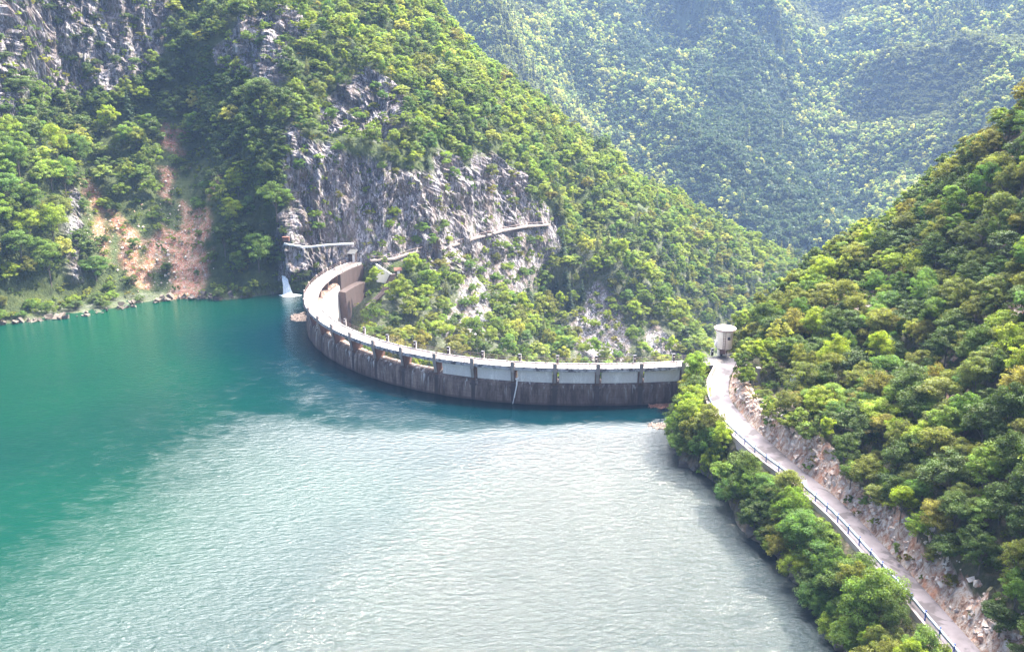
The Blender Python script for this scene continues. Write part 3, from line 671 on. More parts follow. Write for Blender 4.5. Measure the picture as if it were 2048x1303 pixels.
mb.tube(dp(s_, .3, -2.2), dp(s_, .0, -3.2), .11, 8); mb.tube(dp(s_, .0, -3.2), dp(s_ + .06, .0, -5.4), .10, 8); mb.tube(dp(s_ + .06, 0, -5.4), dp(s_ + .1, .05, -6.7), .06, 8); mb.tube(dp(s_ - .03, .4, -2.15), dp(s_ + .03, .1, -2.15), .16, 8)
mb.build('drain_pipe', M['white'], dam)
# end of the crest towards the road
mb = MB()
c0 = dp(-.5, .0, 0); c1 = (34.9, 144.0, 0); c2 = (39.2, 145.2, 0); c3 = (39.0, 150.5, 0); c4 = dp(-.5, 3.2, 0)
P = [c0, c1, c2, c3, c4]; mb.poly([(p[0], p[1], -.5) for p in P] + [(p[0], p[1], .012) for p in P], [(4, 3, 2, 1, 0), (5, 6, 7, 8, 9)] + [(k, (k + 1) % 5, 5 + (k + 1) % 5, 5 + k) for k in range(5)])
mb.build('landing_slab', M['deck'], dam)
mb = MB(); mb.hexa([(32.4, 143.9, -7), (35.0, 143.9, -7), (37, 147, -7), (32.6, 147.2, -7), (32.4, 143.9, -.52), (35, 143.9, -.52), (37, 147, -.52), (32.6, 147.2, -.52)]); mb.build('abutment_wall', M['wall'], dam)
mb = MB()
pts = [dp(-.47, .05, 0), (33.4, 144.15, 0), (34.3, 144.1, 0), (34.85, 144.2, 0)]
for a, b in zip(pts[:-1], pts[1:]):
    for z in (.35, .65, .98): mb.tube((a[0], a[1], z), (b[0], b[1], z), .03, 4)
    mb.tube((b[0], b[1], 0), (b[0], b[1], 1.0), .03, 4)
mb.build('railing', M['white'], dam)

# lamp posts along the downstream edge
ORD = ['first', 'second', 'third', 'fourth', 'fifth', 'sixth', 'seventh', 'eighth', 'ninth', 'tenth', 'eleventh', 'twelfth', 'thirteenth', 'fourteenth', 'fifteenth', 'sixteenth', 'seventeenth', 'eighteenth', 'nineteenth', 'twentieth']
def make_lamp():
    t = thing('lamp_post', '', 'lamp post', group='lamp posts along the inner edge of the dam crest')
    mb = MB(); mb.box((0, .14, .62), (.46, .2, 1.24)); mb.build('pillar', M['white'], t, .02)
    mb = MB(); mb.box((0, -.03, .62), (.40, .12, 1.2)); mb.box((0, .05, 1.3), (.6, .5, .1)); mb.build('housing', M['black'], t)
    mb = MB(); mb.lathe([(.02, -.12), (.1, -.08), (.13, 0), (.1, .08), (.02, .12)], (0, -.12, .85), 10); mb.build('lamp_globe', M['white'], t, 0, True)
    return t
lamp0 = make_lamp()
def copy_tree(o, parent=None):
    c = o.copy(); COL.objects.link(c)
    if parent is not None: c.parent = parent
    for ch in o.children: copy_tree(ch, c)
    return c
LS = [-.75 + 0, 0.12, 1.07, 2.0, 2.95, 3.9, 4.88, 5.85, 6.9, 7.95, 9.0, 10.1]
protos_children = list(lamp0.children)
for k, s in enumerate(LS):
    t = lamp0 if k == 0 else copy_tree(lamp0)
    p = dp(max(s, -.45), 3.08, 0) if s > -.5 else (35.0, 149.0, 0)
    o, d, n = frame(max(s, -.45)); t.location = (p[0], p[1], -.02); t.rotation_euler = (0, 0, math.atan2(-d.y, -d.x))
    t['label'] = ORD[k] + ' dark lamp post from the right end of the dam crest, white lamp on top'

# ------------------------------------------------------------------ buildings and small structures round the dam
p = atz(706, 523, 0)
t = thing('cabin', 'small dark cabin with grey sheet roof and white door where the dam meets the cliff', 'cabin', p, R(-12))
mb = MB(); mb.box((-.35, 0, 1.1), (1.0, 1.7, 2.2)); mb.box((.5, .12, 1.1), (.7, 1.4, 2.2)); mb.build('wall', M['block'], t, .02)
mb = MB(); mb.box((.42, -.62, 1.0), (.62, .06, 1.9)); mb.build('door', M['white'], t)
mb = MB(); mb.hexa([(-1.05, -1.2, 2.15), (1.05, -1.2, 2.15), (1.05, 1.2, 2.75), (-1.05, 1.2, 2.75), (-1.05, -1.2, 2.27), (1.05, -1.2, 2.27), (1.05, 1.2, 2.9), (-1.05, 1.2, 2.9)]); mb.build('roof', M['roofgrey'], t)
hp = hit(797, 548, 0) or Vector(at(797, 548, 216))
t = thing('hut', 'tiny hut with brown pitched roof and white door on the slope by the stairway', 'hut', hp - Vector((0, .8, .3)), R(10))
mb = MB(); mb.box((0, 0, .8), (1.5, 1.3, 1.7)); mb.build('wall', M['block'], t)
mb = MB(); mb.box((.1, -.68, .75), (.7, .06, 1.4)); mb.build('door', M['white'], t)
mb = MB(); mb.hexa([(-1, -.9, 1.6), (1, -.9, 1.6), (1, .9, 1.6), (-1, .9, 1.6), (-1, -.08, 2.2), (1, -.08, 2.2), (1, .08, 2.2), (-1, .08, 2.2)]); mb.build('roof', M['brown'], t)
def wall_between(pts, mat_, name, parent=None, th=.4):
    mb = MB(); rings = []
    for (x, y, zt, zb) in pts: rings.append([(x, y - th / 2, zb), (x, y - th / 2, zt), (x, y + th / 2, zt), (x, y + th / 2, zb)])
    mb.sweep(rings); return mb.build(name, mat_, parent)
a, b = at(752, 527, 214), at(784, 548, 214)
w_ = wall_between([(a[0], a[1], a[2], a[2] - 4.5), (b[0], b[1], b[2], b[2] - 2.5)], M['white_face'], 'retaining_wall')
tag(w_, 'pale triangular retaining wall below the footpath beside the dam end', 'wall')
# stairway
mb = MB(); st_pts = [at(786, 549, 212.5), at(778, 565, 211.5), at(768, 582, 209.5), at(752, 598, 206.5), at(736, 612, 203.5)]
for a, b in zip(st_pts[:-1], st_pts[1:]):
    for k in range(9):
        q = Vector(a).lerp(Vector(b), k / 9); mb.box((q.x, q.y - .5, q.z), (1.3, .7, .5), R(35))
tag(mb.build('stairway', M['block']), 'weathered stairway running down the slope behind the dam', 'stairway')
# mountain path and its railing
pp = [(728, 521), (760, 521), (790, 518), (818, 506), (860, 498), (900, 489), (950, 475), (1000, 462), (1050, 453), (1098, 449)]
hits = [Vector(v) for v in PATHP]
rings = []; mbp = MB(); mbr = MB(); prev = None
for i, v in enumerate(hits):
    tdir = (hits[min(i + 1, len(hits) - 1)] - hits[max(i - 1, 0)]).normalized(); nn = Vector((tdir.y, -tdir.x, 0)).normalized()
    if nn.y > 0: nn = -nn
    rings.append([v + nn * 1.1 + Vector((0, 0, -.1)), v + nn * 1.05 + Vector((0, 0, .25)), v - nn * .6 + Vector((0, 0, .3)), v - nn * .6 + Vector((0, 0, -.2))])
    if prev is not None:
        for k in range(6):
            a = prev.lerp(v + nn * 1.5, k / 6); mbr.tube(a + Vector((0, 0, .3)), a + Vector((0, 0, 1.3)), .04, 4)
        mbr.tube(prev + Vector((0, 0, 1.3)), v + nn * 1.5 + Vector((0, 0, 1.3)), .05, 4)
    prev = v + nn * 1.5
mbp.sweep(rings); tag(mbp.build('footpath', M['post']), 'pale footpath ledge along the foot of the cliff', 'path', kind='structure')
tag(mbr.build('path_railing', M['rail']), 'thin rusty railing along the cliff footpath', 'railing')
# gangway on the cliff
gp = [hit(568, 487, 1.2), hit(590, 490, 1.2), hit(612, 494, 1.2), hit(636, 491, 1.2), hit(662, 489, 1.2), hit(706, 487, 1.2)]
gp = [g for g in gp if g is not None]; Ymin = min(g.y for g in gp)
gp = [Vector(at(px, py, Ymin - .2)) for px, py in ((568, 487), (612, 494), (660, 489), (706, 487))]
t = thing('gangway', 'pale metal gangway bolted across the cliff face above the dam end', 'gangway', gp[0])
mb = MB(); mbs = MB()
for a, b in zip(gp[:-1], gp[1:]):
    a = a - gp[0]; b = b - gp[0]; mb.hexa([a + Vector((0, -.4, -.16)), b + Vector((0, -.4, -.16)), b + Vector((0, .4, -.16)), a + Vector((0, .4, -.16)), a + Vector((0, -.4, .12)), b + Vector((0, -.4, .12)), b + Vector((0, .4, .12)), a + Vector((0, .4, .12))])
    n_ = max(2, int((b - a).length / 2))
    for k in range(n_):
        q = a.lerp(b, k / n_); mbs = MB(); mbs.tube(q, q + Vector((0, 3.0, -1.2)), .07, 4); mbs.build('bracket', M['rail'], t)
mb.build('walkway', M['pipe'], t)
q = Vector(at(572, 478, Ymin - .3)); mb = MB(); mb.box((0, 0, 0), (1.5, .9, .9)); mb.box((0, 0, .5), (1.7, 1.1, .12))
o = mb.build('hut_box', M['brown']); o.name = 'winch_box'; o.location = q; tag(o, 'small brown box at the left end of the cliff gangway', 'box')
# round valve tower at the right end
p = atz(1447, 704, .6)
t = thing('valve_tower', 'round white tower with flared pinkish cap behind the right end of the dam', 'tower', p)
mb = MB(); mb.lathe([(1.42, .9), (1.42, 3.7), (1.48, 3.75), (1.46, 4.25)], (0, 0, 0), 40); o = mb.build('shaft', M['white'], t, 0, True)
mb = MB(); mb.lathe([(1.5, 4.0), (1.86, 4.2), (1.9, 4.45), (1.82, 4.52), (.2, 4.7)], (0, 0, 0), 40); mb.build('cap', M['roofcap'], t)
mb = MB(); mb.box((-.3, -.3, .45), (.9, .9, 1.1)); mb.box((.5, .2, .3), (.3, .3, 1.4)); mb.build('plinth', M['pier'], t)
mb = MB(); mb.box((-1.46, -.1, 1.7), (.35, .8, .9)); mb.build('hatch', M['white'], t)
mb = MB(); mb.tube((-.55, -1.5, .3), (-.55, -1.5, 4.1), .035, 5); mb.tube((-.15, -1.5, .3), (-.15, -1.5, 4.1), .035, 5)
for k in range(12): mb.tube((-.55, -1.5, .5 + k * .3), (-.15, -1.5, .5 + k * .3), .025, 4)
mb.build('ladder', M['rail'], t)
mb = MB(); mb.box((.45, -1.38, 2.9), (.5, .12, .5)); mb.build('window', M['black'], t)
p2 = atz(1442, 712, 0)
t = thing('kiosk', 'small white kiosk under the round tower at the end of the crest', 'kiosk', (p2[0] + .2, p2[1] + .6, 0), R(5))
mb = MB(); mb.box((0, 0, .6), (1.3, 1.0, 1.2)); mb.build('wall', M['white'], t); mb = MB(); mb.box((0, 0, 1.26), (1.6, 1.3, .12)); mb.build('roof', M['rail'], t)
mb = MB(); mb.box((-.2, -.52, .5), (.4, .05, .9)); mb.build('door', M['black'], t)

# ------------------------------------------------------------------ road
def dens(L, n=8):
    out = []
    for i in range(len(L) - 1):
        p0 = L[max(i - 1, 0)]; p3 = L[min(i + 2, len(L) - 1)]
        for k in range(n): out.append(cr(p0, L[i], L[i + 1], p3, k / n))
    return out + [L[-1]]
rl, rr = dens(RL), dens(RR)
nr = 7; V = []
for (a, b), (c, d) in zip(rl, rr):
    for k in range(nr): t_ = k / (nr - 1); V.append((a + (c - a) * t_, b + (d - b) * t_, .03 + .03 * math.sin(math.pi * t_)))
m, nt, b_ = mat('worn asphalt', .8); co = coords(nt, (1, 1, 1), False)
c = ramp(nt, noise(nt, co, .6, 6, .65), [(.35, (.115, .092, .094)), (.6, (.165, .135, .14))])
c = mix(nt, ramp(nt, noise(nt, co, .17, 4, .6, 1.0), [(.52, 0.0), (.56, .8)]), c, (.06, .045, .045))
c = mix(nt, ramp(nt, noise(nt, co, 2.6, 2, .5), [(.70, 0.0), (.73, .7)]), c, (.08, .055, .05))
nt.links.new(c, b_.inputs['Base Color']); M['road'] = m
tag(link('road', mesh_np('road', V, grid_faces(len(rl), nr)[:, ::-1], [m], True)), 'narrow worn asphalt road winding along the hillside', 'road', kind='structure')
def strip(L, off, zb, zt, th, mat_, name, parent=None, y0=-1e9, y1=1e9):
    mb = MB(); rings = []
    for i, (x, y) in enumerate(L):
        if not (y0 <= y <= y1): continue
        a = Vector(L[max(i - 1, 0)]); b = Vector(L[min(i + 1, len(L) - 1)]); d = (b - a).normalized(); n = Vector((d.y, -d.x))
        if n.x > 0: n = -n
        p = Vector((x, y)) + n * off; q = p + n * th
        rings.append([(p.x, p.y, zb), (p.x, p.y, zt), (q.x, q.y, zt), (q.x, q.y, zb)])
    mb.sweep(rings); return mb.build(name, mat_, parent)
o = strip(rl, .05, -1.3, .06, .3, M['roofcap'], 'retaining_wall', None, 62, 144); tag(o, 'long pale retaining wall under the lake edge of the road', 'wall')
o = strip(rl, -.25, 0, .8, .3, M['post'], 'parapet', None, 127.5, 142.5); tag(o, 'low curved grey parapet wall where the road leaves the dam', 'wall')
gr = thing('guardrail', 'pale steel guardrail on blue posts along the lake side of the road', 'guardrail', (0, 0, 0))
strip(rl, -.10, .48, .76, .06, M['rail_white'], 'rail_beam', gr, 50, 128); strip(rl, .02, .95, 1.02, .05, M['rail_white'], 'handrail', gr, 50, 128)
acc = 0; prev = None; n_p = 0
for (x, y) in rl:
    if y > 128 or y < 50: prev = (x, y); continue
    if prev: acc += math.hypot(x - prev[0], y - prev[1])
    prev = (x, y)
    if acc > 2.3:
        acc = 0; mb = MB(); mb.box((x + .02, y, .55), (.10, .10, 1.2)); mb.build('post', M['blue'], gr)
# rubble on the cut slope: uncountable loose stones
ico = [];
def stone_mesh(n, sampler, smin, smax, seed):
    rs = np.random.RandomState(seed); V = []; Fc = []
    base = np.array([(x, y, z) for x in (-1, 1) for y in (-1, 1) for z in (-1, 1)], float)
    fq = np.array([(0, 1, 3, 2), (4, 6, 7, 5), (0, 4, 5, 1), (2, 3, 7, 6), (0, 2, 6, 4), (1, 5, 7, 3)])
    for i in range(n):
        p = sampler(rs)
        if p is None: continue
        s = smin + (smax - smin) * rs.rand() ** 2.5
        v = base * (s * (.6 + .7 * rs.rand(3))) * .5 + rs.randn(8, 3) * s * .13
        q = rs.randn(4); q /= np.linalg.norm(q); w0, x, y, z = q
        Rm = np.array([[1 - 2 * (y * y + z * z), 2 * (x * y - z * w0), 2 * (x * z + y * w0)], [2 * (x * y + z * w0), 1 - 2 * (x * x + z * z), 2 * (y * z - x * w0)], [2 * (x * z - y * w0), 2 * (y * z + x * w0), 1 - 2 * (x * x + y * y)]])
        v = v @ Rm.T + np.array(p); Fc.append(fq + 8 * len(V)); V.append(v)
    return np.concatenate(V), np.concatenate(Fc)
def make_stone():
    m, nt, b = mat('broken limestone', .9); co = coords(nt, (1, 1, 1), False)
    c = ramp(nt, noise(nt, co, .9, 6, .75), [(.3, (.20, .09, .055)), (.42, (.42, .26, .19)), (.52, (.55, .46, .40)), (.7, (.68, .61, .57))])
    nt.links.new(c, b.inputs['Base Color']); bump(nt, b, noise(nt, co, 6, 4, .7), .5, .1); return m
M['stone'] = make_stone()
def smp_cut(rs):
    y = 60 + rs.rand() * 85; x = np.interp(y, [p[1] for p in RR][::-1], [p[0] for p in RR][::-1]) + .55 + rs.rand() ** 1.3 * 2.0
    z = ground_z(x, y); return None if z is None else (x, y, z + .02)
V, Fc = stone_mesh(750, smp_cut, .1, .6, 4)
tag(link('rubble', mesh_np('rubble', V, Fc, [M['stone']])), 'broken pale limestone rubble on the road cutting', 'rubble', kind='stuff')
def smp_slide(rs):
    for _ in range(20):
        px, py = 150 + rs.rand() * 285, 330 + rs.rand() * 275
        if inpoly(np.array([[px, py]]), SOIL[2])[0] or rs.rand() < .12:
            h = hit(px, py)
            if h is not None: return tuple(h)
    return None
V, Fc = stone_mesh(420, smp_slide, .1, .55, 8)
tag(link('scree', mesh_np('scree', V, Fc, [M['stone']])), 'loose stones scattered over the orange landslide', 'scree', kind='stuff')

# ------------------------------------------------------------------ waterfall, debris
base = Vector(atz(577, 589, ZW)); base.y -= .3
top = Vector((base.x - 1.3, base.y + 1.6, ZW + 4.6)); mb = MB(); rsw = np.random.RandomState(5)
for j in range(26):
    u0, u1 = rsw.uniform(-.5, .5), rsw.uniform(-1, 1); t0 = rsw.rand() * .25 * (j > 6); prev = None
    for k in range(11):
        t_ = t0 + (1 - t0) * k / 10; x = top.x + (base.x - top.x) * t_ ** .6 + (u0 * (1 - t_) + u1 * t_ * 1.35) * .75
        q = Vector((x + .05 * rsw.randn(), top.y + (base.y - top.y) * t_ - .5 * math.sin(t_ * 3.1) + .15 * u1 + .05 * rsw.randn(), top.z + (base.z - top.z) * t_ ** 1.25))
        rr_ = .10 + .10 * t_ + .05 * rsw.rand()
        if prev: mb.tube(prev[0], q, prev[1], 6, rr_)
        prev = (q, rr_)
m, nt, b = mat('white water', .5); co = coords(nt, (1, 1, .2), False)
c = ramp(nt, noise(nt, co, 5, 4, .7), [(.35, (.45, .58, .68)), (.55, (.88, .9, .92))]); nt.links.new(c, b.inputs['Base Color']); M['foam'] = m
wf = thing('waterfall', 'white waterfall gushing from a cave into the lake left of the dam', 'waterfall', (0, 0, 0))
mb.build('falling_water', m, wf, 0, True)
rs = np.random.RandomState(2); mb = MB(); P = []
nA = 28
ring0 = [(base.x + .5 + (2.3 + .7 * math.sin(3 * a) + .5 * rs.rand()) * math.cos(a), base.y - .6 + (1.2 + .4 * rs.rand()) * math.sin(a), ZW + .012) for a in np.linspace(0, 2 * math.pi, nA + 1)[:-1]]
ring1 = [(base.x + .4 + 1.3 * math.cos(a), base.y - .4 + .7 * math.sin(a), ZW + .18 + .12 * rs.rand()) for a in np.linspace(0, 2 * math.pi, nA + 1)[:-1]]
ring2 = [(base.x + .2 + .4 * math.cos(a), base.y - .2 + .3 * math.sin(a), ZW + .5 + .15 * rs.rand()) for a in np.linspace(0, 2 * math.pi, nA + 1)[:-1]]
mb.sweep([ring0, ring1, ring2]); mb.build('splash', m, wf)
o_ = mb = MB(); cv = hit(566, 548, .1) or top
mb.poly([], [])
def debris(name, poly_px, n, seed, mat_, label):
    rs = np.random.RandomState(seed); mb = MB(); xs_ = [p[0] for p in poly_px]; ys_ = [p[1] for p in poly_px]
    for i in range(n):
        for _ in range(30):
            q = (min(xs_) + rs.rand() * (max(xs_) - min(xs_)), min(ys_) + rs.rand() * (max(ys_) - min(ys_)))
            if inpoly(np.array([q]), poly_px)[0]: break
        p = Vector(atz(q[0], q[1], ZW)); a = rs.rand() * math.pi; L = .3 + rs.rand() ** 2 * 2.0; d = Vector((math.cos(a), math.sin(a), .05 * rs.randn()))
        mb.tube(p - d * L / 2 + Vector((0, 0, .03)), p + d * L / 2 + Vector((0, 0, .05)), .05 + .1 * rs.rand(), 5)
    tag(mb.build(name, mat_), label, 'driftwood', kind='stuff')
debris('driftwood', [(1296, 812), (1330, 806), (1352, 796), (1372, 798), (1372, 838), (1352, 830), (1342, 812), (1318, 815)], 620, 3, M['drift'], 'reddish raft of floating debris caught in the corner by the dam')
debris('driftwood', [(1295, 852), (1320, 846), (1340, 850), (1325, 858)], 60, 5, M['driftpale'], 'thin patch of floating debris off the dam corner')
debris('driftwood', [(582, 632), (604, 626), (612, 632), (612, 642), (590, 643)], 160, 6, M['driftpale'], 'pale patch of driftwood floating against the left of the dam')

M['shore_stone'] = make_concrete('damp shore rock', (.17, .14, .115), (.07, .05, .04), .8, False)
SHR = [(1376, 806), (1366, 870), (1358, 930), (1408, 948), (1468, 968), (1482, 1055), (1550, 1108), (1616, 1200), (1676, 1290), (1722, 1370)]
def smp_shore(rs):
    L = SHORE[1:-1] if rs.rand() < .62 else SHR
    k = rs.randint(len(L) - 1); t_ = rs.rand(); px = L[k][0] * (1 - t_) + L[k + 1][0] * t_; py = L[k][1] * (1 - t_) + L[k + 1][1] * t_
    x, y, z = atz(px, py, ZW); dy = abs(rs.randn()) * .9
    return (x + rs.randn() * .3 + (dy * .8 if L is SHR else 0), y + (0 if L is SHR else dy), ZW + rs.uniform(-.15, .35) + dy * .35)
V, Fc = stone_mesh(300, smp_shore, .15, 1.3, 12)
tag(link('shore_rocks', mesh_np('shore_rocks', V, Fc, [M['shore_stone']])), 'brown boulders and rubble along the waterline', 'rocks', kind='stuff')
# small things on the right hillside
h = hit(1514, 768); t = thing('marker_post', 'grey concrete post standing among trees on right hillside', 'post', h, .2)
mb = MB(); mb.hexa([(-.28, -.28, -.6), (.28, -.28, -.6), (.28, .28, -.6), (-.28, .28, -.6), (-.2, -.2, 2.6), (.2, -.2, 2.6), (.2, .2, 2.6), (-.2, .2, 2.6)]); mb.build('pillar', M['post'], t)
mb = MB(); mb.box((0, 0, 2.66), (.5, .5, .12)); mb.build('cap', M['panel'], t)
h = hit(1585, 768); t = thing('utility_box', 'small white box on a short stand on right hillside', 'box', h, -.3)
mb = MB(); mb.box((0, 0, .95), (.75, .5, .85)); mb.build('cabinet', M['white'], t, .03)
mb = MB(); mb.box((0, 0, .2), (.12, .12, 1.4)); mb.build('stand', M['rail'], t)
mb = MB(); mb.box((0, 0, 1.42), (.85, .6, .06)); mb.build('lid', M['roofgrey'], t)

# ------------------------------------------------------------------ tree shapes
def leaf_quads(C, Nn, size, rs, aspect=.62):
    n = len(C); Nn = Nn / (np.linalg.norm(Nn, axis=1, keepdims=True) + 1e-9)
    t = np.cross(Nn, rs.randn(n, 3)); t /= np.linalg.norm(t, axis=1, keepdims=True) + 1e-9
    b = np.cross(Nn, t); s = (size * (.6 + .8 * rs.rand(n)))[:, None]
    V = np.stack([C - t * s * .5, C + b * s * .5 * aspect + Nn * s * .08, C + t * s * .5, C - b * s * .5 * aspect + Nn * s * .08], 1)
    return V.reshape(-1, 3), np.arange(4 * n).reshape(-1, 4)
def crown_mesh(name, seed, nclump, per, leaf, R_=2.6, H0=1.3, H1=6.6, mat_=None, ragged=.35, smooth=False):
    rs = np.random.RandomState(seed); Cs = []; Ns = []; T = []
    hc = (H0 + H1) / 2; hh = (H1 - H0) / 2
    lean = rs.randn(2) * .25
    # limbs: a few main limbs carry groups of clumps, so that the crown has lobes and gaps
    nl = 6 + rs.randint(3); limbs = []
    for k in range(nl):
        a = 2 * math.pi * k / nl + rs.rand() * .8; e = rs.uniform(-.2, 1.0); r = rs.uniform(.55, .9)
        limbs.append(np.array([math.cos(a) * math.cos(e) * r, math.sin(a) * math.cos(e) * r, math.sin(e) * r]))
    limbs.append(np.array([0, 0, .75])); limbs = np.array(limbs)
    for k in range(nclump):
        l = limbs[rs.randint(len(limbs))]; p = l + rs.randn(3) * ragged * .75
        m = np.linalg.norm(p)
        if m > 1.12: p *= 1.12 / m
        if p[2] < -.75: p[2] = -.75
        c = np.array([p[0] * R_ + lean[0] * p[2], p[1] * R_ + lean[1] * p[2], hc + p[2] * hh])
        cr_ = R_ * rs.uniform(.16, .32); tint = rs.rand(); n = int(per * rs.uniform(.6, 1.3))
        d = rs.randn(n, 3); d /= np.linalg.norm(d, axis=1, keepdims=True); d[:, 2] = np.where(d[:, 2] < -.3, -d[:, 2] * .6, d[:, 2])
        q = c + d * cr_ * np.array([1.15, 1.15, .72]) * (.55 + .5 * rs.rand(n, 1))
        Cs.append(q); Ns.append(d + np.array([0, 0, .5]) + rs.randn(n, 3) * .55); T.append(np.clip(tint * .7 + .3 * rs.rand(n), 0, 1))
    C = np.concatenate(Cs); V, Fc = leaf_quads(C, np.concatenate(Ns), leaf, rs)
    return mesh_np(name, V, Fc, [mat_], smooth, attrs={'tint': np.repeat(np.concatenate(T), 4)}), limbs, (hc, hh, R_)
def trunk_mb(limbs, dims, r=.16, base=-.9):
    hc, hh, R_ = dims; mb = MB(); mb.tube((0, 0, base), (0.05, 0, hc * .55), r, 7, r * .7); mb.tube((.05, 0, hc * .55), (0, .05, hc + hh * .5), r * .7, 6, r * .25)
    for l in limbs: mb.tube((.03, 0, hc * .5), (l[0] * R_ * .75, l[1] * R_ * .75, hc + l[2] * hh * .7), r * .42, 5, r * .12)
    return mb
def conifer_mesh(name, seed, n, leaf, Rb=1.7, H=8.5, mat_=None, droop=.35):
    rs = np.random.RandomState(seed); Cs = []; Ns = []; T = []
    tiers = 15
    for k in range(tiers):
        t = k / (tiers - 1); z = .8 + t * (H - .9); r = Rb * (1 - t) ** .85 + .12
        nb = max(4, int(10 * (1 - t) + 4))
        for j in range(nb):
            a = rs.rand() * 6.283; L = r * rs.uniform(.75, 1.12); m = max(3, int(n * L / Rb))
            u = rs.rand(m) ** .7; x = u * L; zz = z - x * droop + rs.randn(m) * .08; wdt = (1 - u * .6) * .3
            off = rs.randn(m) * wdt
            Cs.append(np.c_[np.cos(a) * x - np.sin(a) * off, np.sin(a) * x + np.cos(a) * off, zz]); Ns.append(np.c_[np.cos(a) * np.full(m, .5), np.sin(a) * np.full(m, .5), np.ones(m)] + rs.randn(m, 3) * .35)
            T.append(np.full(m, rs.rand()) * .8 + .2 * rs.rand(m))
    V, Fc = leaf_quads(np.concatenate(Cs), np.concatenate(Ns), leaf, rs, .5)
    return mesh_np(name, V, Fc, [mat_], False, attrs={'tint': np.repeat(np.concatenate(T), 4)})
def trunk_only(r, h):
    mb = MB(); mb.tube((0, 0, -.9), (0, 0, h), r, 6, r * .15); return mb
def mesh_of(mb, mat_, name):
    me = bpy.data.meshes.new(name); me.from_pydata(mb.v, [], mb.f); me.materials.append(mat_); return me

# detailed broadleaf trees and bushes (individual objects)
SHAPES = []
for k in range(7):
    me, limbs, dims = crown_mesh('crown', 100 + k, 92, 84, .25, 2.5 + .25 * (k % 3), 1.0 + .2 * (k % 2), 5.9 + .5 * (k % 3), M['leaf_green'], .34 + .05 * (k % 2))
    SHAPES.append((me, mesh_of(trunk_mb(limbs, dims), M['bark'], 'trunk')))
BSHAPES = []
for k in range(4):
    me, limbs, dims = crown_mesh('crown', 200 + k, 56, 78, .23, 2.0, .05, 3.0, M['leaf_green'], .42)
    BSHAPES.append((me, mesh_of(trunk_mb(limbs, dims, .09, -.5), M['bark'], 'stem')))
CSHAPES = [(conifer_mesh('crown', 300 + k, 26, .42, 1.8 + .3 * k, 8.5 + k, M['needles']), mesh_of(trunk_only(.16, 8.2 + k), M['bark'], 'trunk')) for k in range(2)]
KIND_MATS = {'green': 'leaf_green', 'dark green': 'leaf_dark', 'olive': 'leaf_olive', 'yellowing': 'leaf_yellow', 'bright green': 'leaf_bright'}
MESHCACHE = {}
def tinted(me, key, tint):
    if (key, tint) not in MESHCACHE:
        if tint == 'green': MESHCACHE[(key, tint)] = me
        else:
            c = me.copy(); c.materials[0] = M[KIND_MATS.get(tint, tint)]; MESHCACHE[(key, tint)] = c
    return MESHCACHE[(key, tint)]

# ------------------------------------------------------------------ where trees stand
def greedy(P, rad):
    cell = {}; keep = []; s = 4.0
    for i in range(len(P)):
        p = P[i]; r = rad[i]; c = (int(p[0] // s), int(p[1] // s), int(p[2] // s)); ok = True
        for a in (-1, 0, 1):
            for b in (-1, 0, 1):
                for d in (-1, 0, 1):
                    for j in cell.get((c[0] + a, c[1] + b, c[2] + d), ()):
                        q = P[j]; rr_ = (r + rad[j]) * .5
                        if (p[0] - q[0]) ** 2 + (p[1] - q[1]) ** 2 + .35 * (p[2] - q[2]) ** 2 < rr_ * rr_: ok = False; break
                    if not ok: break
                if not ok: break
            if not ok: break
        if ok: keep.append(i); cell.setdefault(c, []).append(i)
    return np.array(keep, int)
def sample(V, nx, ny, n, seed):
    V = V.reshape(nx, ny, 3); rs = np.random.RandomState(seed)
    a, b, c = V[:-1, :-1], V[1:, :-1], V[:-1, 1:]
    area = np.linalg.norm(np.cross(b - a, c - a), axis=2).ravel(); cs = np.cumsum(area); k = np.searchsorted(cs, rs.rand(n) * cs[-1])
    i, j = np.divmod(k, ny - 1); u = rs.rand(n, 1); v = rs.rand(n, 1)
    return a[i, j] * (1 - u - v) + b[i, j] * u + c[i, j] * v
def polydist(q, line):
    best = np.full(len(q), 1e9)
    for a, b in zip(line[:-1], line[1:]):
        a = np.array(a, float); b = np.array(b, float); d = b - a; t = np.clip(((q - a) @ d) / (d @ d), 0, 1)
        best = np.minimum(best, np.linalg.norm(q - (a + t[:, None] * d), axis=1))
    return best
ROADPX = [(1440, 722), (1428, 775), (1440, 815), (1480, 862), (1540, 910), (1600, 955), (1640, 992), (1680, 1045), (1740, 1095), (1790, 1150), (1840, 1205), (1890, 1262), (1935, 1320)]
KEEP = [(ROADPX, 21), ([(568, 487), (612, 494), (706, 487)], 9), ([(706, 497), (706, 525)], 12), ([(566, 553), (578, 592)], 10), ([(1438, 655), (1438, 705)], 9),
        ([(818, 505), (860, 494), (900, 488), (1000, 460), (1098, 446)], 7), ([(752, 532), (782, 545), (800, 540)], 9), ([(600, 590), (640, 540), (700, 516), (735, 520)], 12),
        ([(700, 560), (700, 640)], 18), ([(640, 560), (690, 620)], 20), ([(1512, 738), (1516, 768)], 7), ([(1584, 755), (1584, 770)], 6), ([(778, 565), (740, 610)], 9)]
def cleared(P, crown_r, cz, mtn=False):
    C = P.copy(); C[:, 2] += cz
    q, dep = proj(C); bad = np.zeros(len(P), bool); rpx = crown_r * F / dep
    rx = np.interp(P[:, 1], [p[1] for p in RR][::-1], [p[0] for p in RR][::-1])
    for line, wdt in KEEP:
        k = np.where(P[:, 0] > rx, .16, .62) if line is ROADPX else .62
        bad |= polydist(q, line) < wdt + rpx * k
    return bad, q, dep
